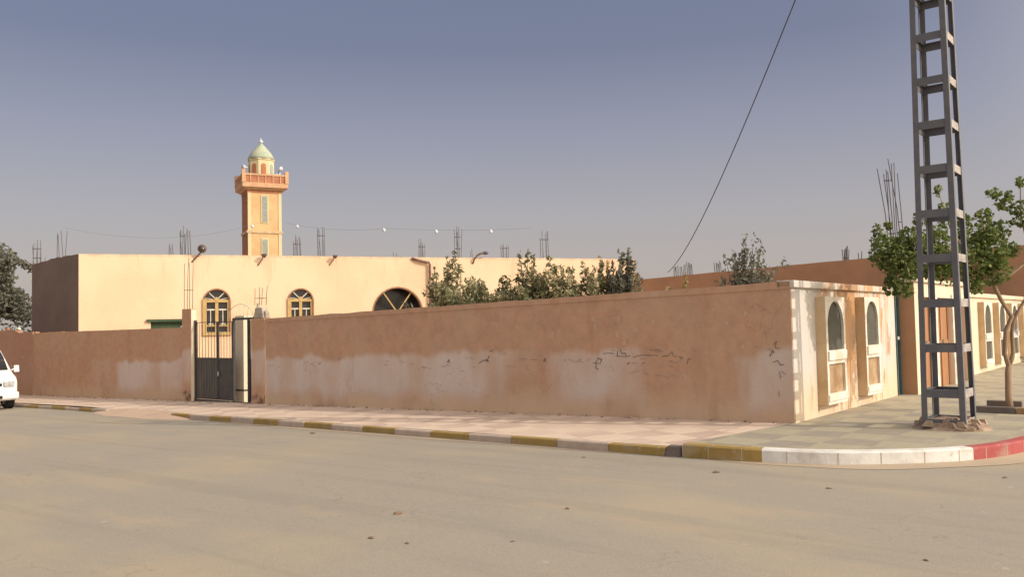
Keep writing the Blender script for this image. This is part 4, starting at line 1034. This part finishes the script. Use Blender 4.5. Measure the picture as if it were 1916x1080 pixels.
# small dry shrub growing in the far corner by the loose wall
# tree at the far left
lt = thing('tree', 'large grey-green drooping tree behind the wall at the left edge', 'tree', (-26.9, 43, -.3), 0)
rnd = random.Random(5); tk = MB(); tk.tube([(0, 0, 0), (.1, 0, 2), (.0, 0, 3.6)], [.3, .24, .16], 8)
cents = []
for k in range(20):
    a = rnd.uniform(0, 6.28); r = rnd.uniform(.8, 2.7); h = rnd.uniform(3.6, 7.0) if r < 1.6 else rnd.uniform(2.6, 5.4); tip = Vector((math.cos(a) * r - .6, math.sin(a) * r * .8, h))
    tk.tube([(0, 0, 2.5), tuple(Vector((0, 0, 3)).lerp(tip, .5) + Vector((0, 0, .5))), tip], [.12, .07, .02], 5)
    for j in range(5):
        p = Vector((0, 0, 3)).lerp(tip, .45 + j * .14); cents.append((p + Vector((0, 0, .2)), (.5, .5, .45)))
for k in range(18): cents.append((Vector((rnd.uniform(-2.6, 3.0), rnd.uniform(-1, 1), rnd.uniform(1.0, 3.4))), (.8, .8, .8)))
tk.tube([(0, 0, 4.2), (1.5, -.2, 5.5), (2.3, -.3, 5.15), (2.9, -.3, 4.75)], [.08, .06, .04, .02], 5)
tk.build('trunk', M['darkbark'], lt)
lf = MB(); leaf_cloud(lf, cents, 9000, .13, rnd, 1.9, -.4)
leaf_cloud(lf, [(Vector((1.9 + .2 * k, -.25, 5.3 - .12 * k)), (.25, .2, .15)) for k in range(5)], 250, .1, rnd, 2.0, -.4)
lf.build('crown', M['bushgrey'], lt); lt.scale = (1.12, 1, 1.08)

# street tree
st = thing('street_tree', 'slender forked tree with bright green leaves in a pit, right of the pylon', 'tree', (7.88, 13.62, .15), 0)
B = Vector((7.88, 13.62, .15)); rel = lambda x, y, z: Vector((x, y, z)) - B
tk = MB()
tk.tube([rel(7.90, 13.62, .05), rel(7.88, 13.62, .4), rel(7.89, 13.62, .80), rel(7.92, 13.62, .92)], [.062, .05, .046, .05], 9)
tk.tube([rel(7.91, 13.62, .86), rel(7.84, 13.6, 1.1), rel(7.86, 13.58, 1.45), rel(7.98, 13.6, 1.68), rel(7.82, 13.58, 1.93), rel(7.66, 13.52, 2.2), rel(7.3, 13.4, 2.5), rel(6.8, 13.2, 2.75), rel(6.2, 13.1, 2.9)], [.04, .036, .034, .036, .032, .03, .026, .02, .012], 8)
tk.tube([rel(7.91, 13.62, .88), rel(8.0, 13.64, 1.1), rel(7.99, 13.64, 1.4), rel(8.03, 13.64, 1.62), rel(8.1, 13.64, 1.75), rel(8.28, 13.6, 2.05), rel(8.34, 13.6, 2.6), rel(8.2, 13.6, 3.3), rel(8.22, 13.6, 3.9)], [.036, .032, .03, .03, .028, .026, .022, .014, .006], 8)
tk.tube([rel(7.66, 13.52, 2.2), rel(7.95, 13.5, 2.36), rel(8.2, 13.5, 2.55), rel(8.5, 13.4, 3.1)], [.022, .024, .02, .01], 7)
tk.tube([rel(7.66, 13.52, 2.2), rel(7.6, 13.5, 2.8), rel(7.5, 13.5, 3.4)], [.024, .016, .006], 7)
tk.tube([rel(7.3, 13.4, 2.5), rel(6.9, 13.3, 3.1), rel(6.75, 13.3, 3.65)], [.018, .012, .005], 6)
tk.tube([rel(6.8, 13.2, 2.75), rel(6.3, 13.1, 2.6), rel(5.8, 13.0, 2.35), rel(5.72, 13.0, 2.1)], [.014, .012, .008, .004], 6)
tk.build('trunk', M['bark'], st)
mb = MB(); mb.add([(-.035, 0, 0), (.04, .01, .01), (.045, -.02, .11), (.01, -.03, .13), (-.03, 0, .1), (.0, .03, .05)], [(0, 1, 2, 3, 4), (0, 5, 1), (1, 5, 2), (2, 5, 3), (3, 5, 4), (4, 5, 0)])
o = mb.build('paper_scrap', M['bulb']); o.location = (8.0, 13.55, 1.36); tag(o, 'scrap of white paper caught in the fork of the street tree', 'paper')
CL = [((5.70, 13.0, 2.72), (.20, .3, .30)), ((5.95, 13.0, 2.55), (.28, .35, .38)), ((6.2, 13.1, 2.62), (.30, .35, .34)), ((6.12, 13.0, 2.9), (.2, .3, .2)), ((5.82, 13.0, 2.20), (.14, .2, .16)), ((6.0, 13.0, 2.12), (.15, .2, .13)), ((6.5, 13.1, 2.6), (.26, .3, .34)), ((6.75, 13.1, 2.5), (.22, .3, .34)), ((6.62, 13.2, 2.95), (.22, .3, .2)),
      ((6.80, 13.3, 3.30), (.10, .15, .20)), ((6.74, 13.3, 3.68), (.07, .1, .10)), ((6.28, 13.0, 3.2), (.09, .12, .14)), ((5.62, 13.0, 3.05), (.08, .1, .10)), ((5.8, 13., 3.12), (.06, .08, .07)),
      ((7.35, 13.5, 2.55), (.28, .3, .38)), ((7.62, 13.5, 2.75), (.28, .3, .36)), ((7.50, 13.5, 3.0), (.22, .25, .2)), ((7.7, 13.5, 2.4), (.2, .3, .25)), ((7.2, 13.5, 2.95), (.14, .2, .2)), ((7.22, 13.5, 3.22), (.16, .15, .12)), ((7.55, 13.5, 3.3), (.13, .15, .12)),
      ((7.82, 13.6, 3.05), (.18, .2, .2)), ((8.02, 13.6, 2.75), (.12, .2, .13)), ((7.92, 13.6, 3.5), (.13, .15, .12)), ((7.78, 13.6, 3.66), (.12, .12, .09)), ((8.04, 13.6, 3.62), (.06, .1, .10)), ((8.2, 13.6, 3.4), (.16, .15, .14)), ((8.2, 13.6, 3.84), (.09, .1, .09)), ((8.15, 13.6, 3.2), (.12, .15, .09)), ((8.45, 13.6, 3.5), (.15, .2, .2)), ((8.5, 13.5, 3.0), (.25, .3, .3)), ((8.75, 13.5, 3.3), (.25, .3, .3)), ((7.1, 13.4, 2.62), (.16, .25, .22)), ((7.3, 13.4, 2.15), (.12, .2, .12))]
CL = [(rel(*c), r) for c, r in CL]
wts = [r[0] * r[1] * r[2] for c, r in CL]
lf = MB(); rnd = random.Random(12)
for (c, r), wt in zip(CL, wts): leaf_cloud(lf, [(c, r)], int(24 + 9000 * wt ** .85), .06, rnd, 1.25, -.3)
lf.build('crown', M['leaf'], st)

# tree pit of dark kerb stones
tpt = thing('tree_pit', 'low square tree pit edged with dark and brown stone bars around the street tree', 'tree pit', S(2.48, 3.3, .16), TH)
M['darkstone'] = mat('dark_paving_stone', (.13, .11, .10), (.17, .14, .12), 5, .9, .3)
for (x0, x1, y0, y1, mt) in ((-.62, -.02, -.62, -.50, 'darkstone'), (0, .62, -.62, -.50, 'brownpanel'), (-.62, -.1, .50, .62, 'darkstone'), (.12, .62, .50, .62, 'darkstone'), (.5, .62, -.48, .48, 'darkstone')):
    mb = MB(); mb.box(x0, x1, y0, y1, -.05, .10); bevel(mb.build('edging_bar', M[mt], tpt), .01)
mb = MB(); mb.box(-.5, .5, -.5, .5, -.04, .008); mb.build('soil', M['rubble'], tpt)

# ---------------------------------------------------------------- pebbles and bits on the road
rnd = random.Random(4)
for (a, b, s, lb) in ((7.63, -3.02, .07, 'dark lump of rubbish on the road beside the kerb, left of centre'), (1.03, -7.11, .055, 'flat brown flake on the road at the centre foreground'), (-.2, -6.14, .035, 'small dark stone right of the flat flake'), (.51, -7.89, .035, 'brown pebble nearest the lower edge of the road'), (.12, -7.86, .03, 'small pebble right of the nearest one in the foreground'),
                      (-3.25, -6.11, .025, 'tiny stone at the lower right of the road'), (-.54, -7.35, .025, 'tiny stone at lower centre of the road'), (-.49, -3.67, .05, 'stone in the road just before the yellow kerb'), (-1.83, -3.92, .035, 'stone in the road before the white kerb'), (-3.13, -2.38, .035, 'stone in the road before the red kerb'), (1.5, -3.4, .03, 'pebble in the road by the small kerb gap')):
    mb = MB(); mb.smooth = False; n = 7
    s *= .62; prof = [(s * .9, 0), (s * 1.05, s * .25), (s * .6, s * .55), (s * .05, s * .6)]
    mb.lathe(prof, n); mb.v = [(x * rnd.uniform(.8, 1.3) * 1.3, y * rnd.uniform(.7, 1.2), z * rnd.uniform(.7, 1.2)) for x, y, z in mb.v]
    o = mb.build('pebble', M['stone']); o.location = S(-a, b, gz(-a)); o.rotation_euler = (0, 0, rnd.uniform(0, 6)); tag(o, lb, 'stone', 'stones and bits lying on the road')
mb = MB(); mb.frust((0, 0), (.13, .07), -.05, (.02, 0), (.08, .05), .13); o = bevel(mb.build('kerb_fragment', M['darkstone'] if 'darkstone' in M else M['concrete']), .02)
o.location = S(-.52, -2.80, 0); o.rotation_euler = (0, 0, TH + .2); tag(o, 'dark broken kerb fragment at the left end of the tall yellow kerb', 'kerb fragment')
rnd = random.Random(8)
cl = MB()
for k in range(150):
    a = rnd.uniform(0.3, 27); x, y = -a, -.02 - abs(rnd.gauss(0, .05)); s = rnd.uniform(.01, .035)
    z = gz(x) + .15
    cl.frust((x, y - s), (s * rnd.uniform(.8, 1.6), s), z - .01, (x + rnd.uniform(-.01, .01), y - s), (s * .5, s * .5), z + s * rnd.uniform(.5, 1.1))
o = cl.build('debris_line', M['rubble']); o.location = (CX, CY, 0); o.rotation_euler = (0, 0, TH); o['label'] = 'crumbs of fallen plaster along the foot of the brown walls'; o['category'] = 'debris'; o['kind'] = 'stuff'

# ---------------------------------------------------------------- van
def van():
    x0 = -22.55
    t = thing('parked_van', 'small white van parked at the kerb at the left edge of the picture', 'van', S(x0, -3.08, gz(x0)), TH)
    # local +x is the nose; van stretches to -x.  stations: x, floor z, sill half-width, belt z, belt hw, roof z, roof hw
    Lh = .80
    st_ = [(0.0, .30, .70, .62, .72, .64, .66), (-.05, .27, .765, .80, .775, .84, .70), (-.16, .26, .785, .93, .785, 1.00, .70), (-.34, .26, .79, 1.0, .79, 1.12, .69), (-.62, .26, .80, 1.03, .79, 1.52, .66), (-.92, .26, .80, 1.05, .79, 1.80, .63), (-1.25, .26, .80, 1.06, .79, 1.885, .63), (-2.4, .26, .80, 1.06, .79, 1.91, .63), (-3.6, .26, .80, 1.06, .79, 1.885, .62), (-3.78, .30, .77, 1.05, .77, 1.78, .60), (-3.85, .36, .72, 1.0, .74, 1.2, .66)]
    mb = MB(); mb.smooth = True; n = None
    for x, zf, hs, zb, hb_, zr, hr in st_:
        half = [(0, zf), (hs * .96, zf), (hs, zf + .06), (hs + .01, (zf + zb) / 2), (hb_, zb), (hb_ * .55 + hr * .45, zb * .5 + zr * .5), (hr, zr - .07 if zr > 1.3 else zr - .02), (hr - .09, zr), (0, zr + .02)]
        ring_ = [(x, y, z) for y, z in half] + [(x, -y, z) for y, z in half[-2:0:-1]]
        n = len(ring_); mb.v += ring_
    for i in range(len(st_) - 1):
        for k in range(n): mb.f.append((i * n + k, i * n + (k + 1) % n, (i + 1) * n + (k + 1) % n, (i + 1) * n + k)); mb.m.append(0); mb.sm.append(True)
    mb.f += [tuple(range(n - 1, -1, -1)), tuple((len(st_) - 1) * n + k for k in range(n))]; mb.m += [0, 0]; mb.sm += [False, False]
    body = mb.build('body', M['carpaint'], t)
    # windscreen, following the raked stations
    mb = MB(); pts_ = [(-.35, 1.125, .63), (-.60, 1.50, .59), (-.86, 1.755, .55)]
    for x, z, hw in pts_:
        for s in (-1, -.5, 0, .5, 1): mb.v.append((x + .035 - abs(s) * .03, s * hw, z + .035))
    for i in range(2):
        for k in range(4): mb.f.append((i * 5 + k, i * 5 + k + 1, (i + 1) * 5 + k + 1, (i + 1) * 5 + k)); mb.m.append(0); mb.sm.append(True)
    ws = mb.build('windscreen', M['carglass'], t)
    sd = ws.modifiers.new('thick', 'SOLIDIFY'); sd.thickness = .02; sd.offset = 0
    mb = MB(); mb.bar((-.36, -.1, 1.19), (-.47, -.5, 1.34), .015, .015); mb.bar((-.36, .45, 1.19), (-.45, .05, 1.32), .015, .015); mb.build('wiper', M['rubber'], ws)
    for sy in (-1, 1):
        mb = MB(); q = [(-.52, 1.10), (-.98, 1.62), (-1.25, 1.68), (-1.25, 1.10)]
        for (poly) in (q, [(-1.32, 1.10), (-1.32, 1.69), (-2.4, 1.70), (-2.4, 1.10)], [(-2.48, 1.10), (-2.48, 1.70), (-3.5, 1.68), (-3.6, 1.10)]):
            m2 = MB(); k = len(poly)
            def yy(z): return sy * (.805 - (z - 1.06) * .19)
            m2.add([(x, yy(z), z) for x, z in poly] + [(x, yy(z) - sy * .03, z) for x, z in poly], [tuple(range(k)) if sy < 0 else tuple(range(k))[::-1], tuple(range(k, 2 * k))[::-1]] + [(i, (i + 1) % k, (i + 1) % k + k, i + k) for i in range(k)])
            m2.build('side_window', M['carglass'], t)
        m2 = MB(); m2.frust((-.02, sy * .53), (.05, .15), .66, (-.06, sy * .55), (.05, .16), .83); bevel(m2.build('headlight', M['headlight'], t), .03)
        m2 = MB(); m2.frust((.01, sy * .55), (.03, .06), .42, (.01, sy * .55), (.03, .06), .49); bevel(m2.build('fog_lamp', M['headlight'], t), .015)
        m2 = MB(); m2.bar((-.50, sy * .78, 1.14), (-.44, sy * .86, 1.18), .03, .04); m2.frust((-.43, sy * .90), (.035, .07), 1.08, (-.45, sy * .90), (.03, .065), 1.28); bevel(m2.build('mirror', M['carpaint'], t), .025)
        for xw in (-.62, -3.05):
            wv = bpy.data.objects.new('wheel', None); COL.objects.link(wv); wv.parent = t; wv.location = (xw, sy * .70, .29)
            m2 = MB(); m2.smooth = True; m2.lathe([(.17, -.085), (.25, -.09), (.285, -.06), (.29, 0), (.285, .06), (.25, .09), (.17, .085)], 24, (0, 0, 0), 'y'); m2.build('tyre', M['rubber'], wv)
            m2 = MB(); m2.lathe([(.0, -.095), (.06, -.10), (.165, -.088), (.175, .088), (.06, .10), (0, .095)], 14, (0, 0, 0), 'y'); m2.build('rim', M['chrome'], wv)
            m2 = MB(); m2.smooth = True; m2.lathe([(.335, -.02), (.335, .012)], 20, (xw, sy * .80, .30), 'y'); m2.build('wheel_arch', M['rubber'], t)
    mb = MB(); mb.frust((-.10, 0), (.17, .80), .30, (-.10, 0), (.16, .80), .52); bevel(mb.build('bumper', M['carpaint'], t), .05, 3)
    mb = MB(); mb.box(.055, .075, -.34, .34, .33, .42); mb.build('air_intake', M['rubber'], t)
    mb = MB(); mb.box(.0, .035, -.34, .34, .70, .78)
    for k in range(2): mb.box(.035, .045, -.34, .34, .715 + k * .03, .727 + k * .03)
    mb.build('grille', M['rubber'], t)
    mb = MB(); mb.box(.075, .085, -.24, .24, .43, .52); mb.build('licence_plate', M['plate'], t)
    mb = MB()
    for xx in (-1.3, -2.2):
        mb.bar((xx, -.58, 2.0), (xx, .58, 2.0), .04, .03)
        for s in (-.56, .56): mb.box(xx - .03, xx + .03, s - .02, s + .02, 1.88, 1.99)
    mb.build('roof_rack', M['rubber'], t)
    return t
van()
